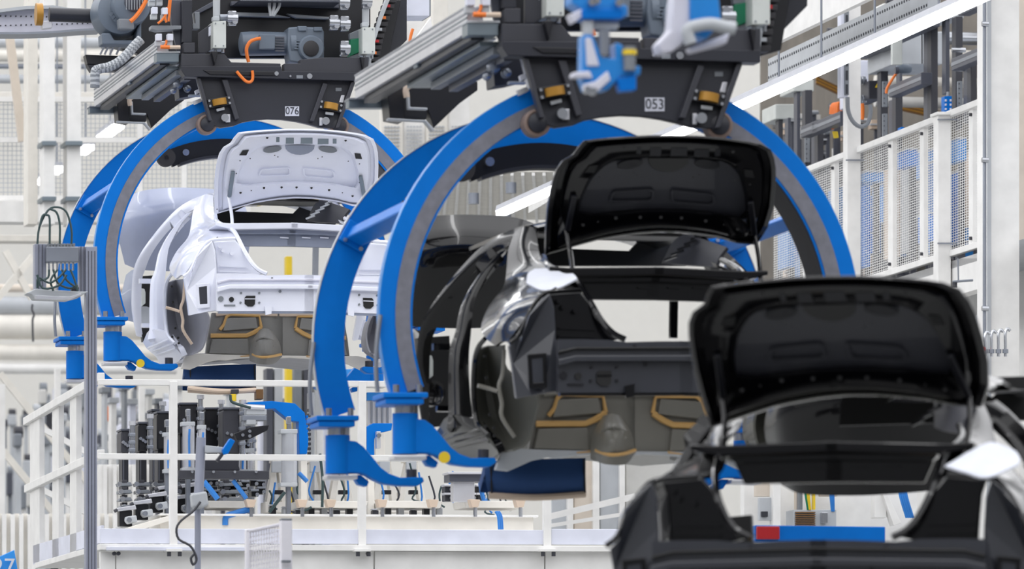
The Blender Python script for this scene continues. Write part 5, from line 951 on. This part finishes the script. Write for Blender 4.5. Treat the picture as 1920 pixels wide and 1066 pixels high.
# ================================================================ what shows through the foreground body and behind the middle one
ec = thing('electrical_cabinet', PU(1500, 1010, 40), 'grey electrical cabinet with ribbed cooler seen through the foreground body', 'cabinet')
def ep(name, m, q, w=0, t=.05, bevel=.003): return block(name, m, q, 40+w, t, parent=ec, bevel=bevel)
ep('back_panel', 'white', rect(1395, 820, 1720, 1996), .4, .1); ep('beige_panel', 'beige', rect(1417, 898, 1450, 930), .2); ep('cabinet_door', 'lightgrey', rect(1424, 932, 1450, 975), .15); ep('door_lock', 'ink', rect(1428, 958, 1440, 968), .13, .03); ep('white_post', 'white', rect(1450, 850, 1464, 1020), .1, .1)
ep('cooler', 'lightgrey', rect(1488, 955, 1568, 1000), .1, .2)
for k in range(9): ep('cooler_slat', 'brown', rect(1492, 959+k*4, 1529, 961+k*4), .08, .03, 0)
ep('beige_panel', 'beige', rect(1492, 890, 1500, 955), .2); ep('cable_duct', 'midgrey', rect(1498, 880, 1505, 955), .15); ep('beige_panel', 'beige', rect(1538, 896, 1570, 930), .2); ep('yellow_duct', 'yellow', rect(1525, 890, 1529, 955), .15)
ep('lamp_unit', 'steel', rect(1541, 960, 1552, 980), .05, .08); ep('white_post', 'white', rect(1640, 905, 1662, 970), .1, .1); ep('white_post', 'white', ((1655, 925), (1662, 922), (1690, 980), (1676, 985)), .05, .1)
for k in range(3): B().tube([PU(1512+k*2, 895, 40.1), PU(1510+k*3, 920, 40.08), PU(1515+k*2, 955, 40.1)], .008, 6).obj('earth_cable', 'yellow' if k else 'green', ec, True)
for k in range(4): B().tube([PU(1550+k*2, 890, 40.1), PU(1556+k*2, 920, 40.08), PU(1560+k, 958, 40.1)], .008, 6).obj('blue_cable', 'bluecable', ec, True); B().tube([PU(1684+k*4, 900, 40.1), PU(1688+k*4, 930, 40.08), PU(1700+k*4, 970, 40.1)], .009, 6).obj('blue_cable', 'bluecable', ec, True)
bl = thing('blue_beam', PU(1540, 1010, 34), 'blue beam with red reflector seen through foreground boot', 'beam'); block('beam_body', 'blue', ((1416, 984), (1660, 987), (1660, 1016), (1416, 1014)), 34, .15, parent=bl); block('red_reflector', 'red', rect(1420, 986, 1462, 1010), 33.97, .03, parent=bl)
# right of the platform: panels and stair rail below the middle body
rw = thing('partition', PU(1120, 1000, 50), 'grey and white partition panels behind the platform right end', 'partition')
for x0, x1, m in ((1035, 1062, 'lightgrey'), (1064, 1075, 'white'), (1077, 1110, 'beige'), (1112, 1124, 'white'), (1126, 1160, 'lightgrey'), (1162, 1172, 'white'), (1174, 1300, 'paleblur')): block('partition_panel', m, rect(x0, 850, x1, 1010), 50-(m == 'white')*.05, .1, parent=rw)
tag(B().bar(PU(1030, 968, 48), PU(1190, 930, 48), .05).obj('handrail', 'white'), 'sloping white handrail right of the navy cover', 'handrail')
tag(B().bar(PU(1030, 985, 48), PU(1190, 960, 48), .03).obj('handrail', 'white'), 'lower sloping white handrail right of the navy cover', 'handrail')
# middle background above the black body
dk = B().slab([PY(780, 322, 58), PY(1100, 322, 58), PY(1100, 412, 63.2), PY(760, 412, 63.2)], Z*.1).obj('ceiling_deck', 'warmwhite'); tag(dk, 'cream ceiling deck seen from below behind the black body', 'ceiling deck')
for k in range(16): B().bar(PY(780+k*20, 322, 58)-Z*.02, PY(765+k*22, 412, 63.2)-Z*.02, .03).obj('deck_rib', 'white', dk)
for x, y in ((888, 372), (958, 352), (948, 400)): tag(B().cyl(PY(x, y, 57), Z, .05, .1, 10).obj('ceiling_fitting', 'aludark', None, True), 'small ceiling fitting under cream deck, %s' % {888: 'left one', 958: 'upper right one', 948: 'lower right one'}[x], 'fitting')
tag(B().slab([PY(1000, 395, 55), PY(1060, 360, 52), PY(1060, 348, 52), PY(1000, 383, 55)], U*.2).obj('gutter_beam', 'white'), 'white gutter beam beside the strip lamp end', 'beam')
pw = thing('perforated_wall', PU(780, 330, 66), 'white perforated wall panels between the two hangers', 'wall panel')
for k in range(4):
    x0 = 715+k*42; pn = block('panel', 'white' if k % 2 else 'warmwhite', rect(x0, 40, x0+40, 345), 66+.05*(k % 2), .1, parent=pw)
    h_ = B()
    for r_ in range(9):
        for c_ in range(5): h_.slab([PU(x, y, 65.98) for x, y in rect(x0+6+c_*6, 236+r_*7, x0+10+c_*6, 239+r_*7)], U*.02)
    tag(h_.obj('slots', 'lightgrey', pn), None, None, None, 'stuff')
wb2 = block('control_box', 'paleblue', rect(764, -20, 806, 30), 45, .3, 'pale blue box behind upright of the carrier 076', 'box'); block('box_side', 'midgrey', rect(804, -20, 808, 30), 45, .3, parent=wb2)
block('steel_column', 'warmwhite', rect(812, -30, 840, 60), 56, .3, 'short piece of cream column between the carriers', 'column'); block('bracket_plate', 'white', ((772, 80), (786, 62), (808, 32), (812, 60), (806, 80)), 47, .05, 'white angled bracket plate below the pale blue box', 'bracket')
cab('orange_cable', 'orange', ((768, 82), (770, 68), (774, 54)), 46.8, .012, 'orange cable behind the pale blue box upright')
# behind the white car: yellow post and plain panels
block('yellow_post', 'yellow', rect(537, 480, 548, 1843), 60, .12, 'yellow painted post behind the white car body', 'post')
for i, (x0, x1, m) in enumerate(((500, 512, 'darkgrey'), (515, 530, 'lightgrey'), (552, 566, 'midgrey'), (570, 580, 'darkgrey'), (590, 604, 'lightgrey'))): block('machine_upright', m, rect(x0, 690, x1, 1838), 61, .2, '%s upright behind the blue gantry, %s the yellow post' % ({'darkgrey': 'dark', 'lightgrey': 'pale', 'midgrey': 'grey'}[m], 'left of' if x0 < 537 else ('close right of' if x0 < 568 else ('second right of' if x0 < 585 else 'furthest right of'))), 'upright')
block('light_panel', 'signblue', ((640, 692), (706, 690), (706, 716), (640, 716)), 49, .1, 'pale blue panel behind the middle hanger ring', 'panel')

# pale plant behind the platform and loose cables among the trestles
for i in range(26):
    x = 196+i*17+random.uniform(-5, 5); m = ('lightgrey', 'white', 'midgrey', 'paleblue', 'white', 'paleblur', 'darkgrey')[i % 7]; w = random.uniform(5, 13); y0 = random.uniform(722, 800)
    t_ = thing('pale_upright', PU(x, 990, 63+i*.3), '%s upright in the haze behind the platform, %s' % ({'lightgrey': 'pale grey', 'white': 'white', 'midgrey': 'grey', 'paleblue': 'pale blue', 'paleblur': 'off-white', 'darkgrey': 'dark grey'}[m], 'left of the black fixtures' if x < 225 else ('above the left fixtures' if x < 330 else ('above the sensor pole' if x < 420 else ('above the swing clamp' if x < 500 else ('near the yellow post' if x < 570 else 'behind the lower hanger arm'))))), 'upright', 'pale uprights behind the platform')
    block('upright_body', m, rect(x, y0, x+w, 1700), 63+i*.3, .2, parent=t_); block('upright_head', 'lightgrey' if i % 2 else 'midgrey', rect(x-4, y0-6, x+w+5, y0+4), 62.95+i*.3, .25, parent=t_)
for i in range(22):
    x = 500+i*22+random.uniform(-8, 8); y = random.uniform(925, 955); dx = random.uniform(-16, 16)
    cab('loose_cable', ('cable', 'bluecable', 'char')[i % 3], ((x, y-random.uniform(20, 60)), (x+dx, y-10), (x+dx*.4, y+8), (x+dx+10, y+14)), 43.6+.02*i, .007, '%s loose cable on the bed, %s' % (('dark green', 'blue', 'black')[i % 3], 'left of the first hanger arm' if x < 620 else ('under the first hanger arm' if x < 740 else ('under the second hanger arm' if x < 860 else 'by the navy cover'))), 'loose cables on the machine bed')
for i in range(14):
    x = 512+i*24; y = 948+(i % 3)*4
    t_ = thing('valve_unit', PU(x, 965, 43.2), 'small %s valve unit on the machine bed, %s' % (('black', 'pale', 'charcoal')[i % 3], 'left of the first hanger arm' if x < 620 else ('under the first hanger arm' if x < 740 else 'under the second hanger arm')), 'valve', 'small valve units on the bed')
    block('valve_body', ('jet', 'lightgrey', 'char')[i % 3], rect(x-5, y, x+6, 965), 43.2, .08, parent=t_); block('valve_top', 'steel', rect(x-7, y-3, x+4, y), 43.18, .06, parent=t_)
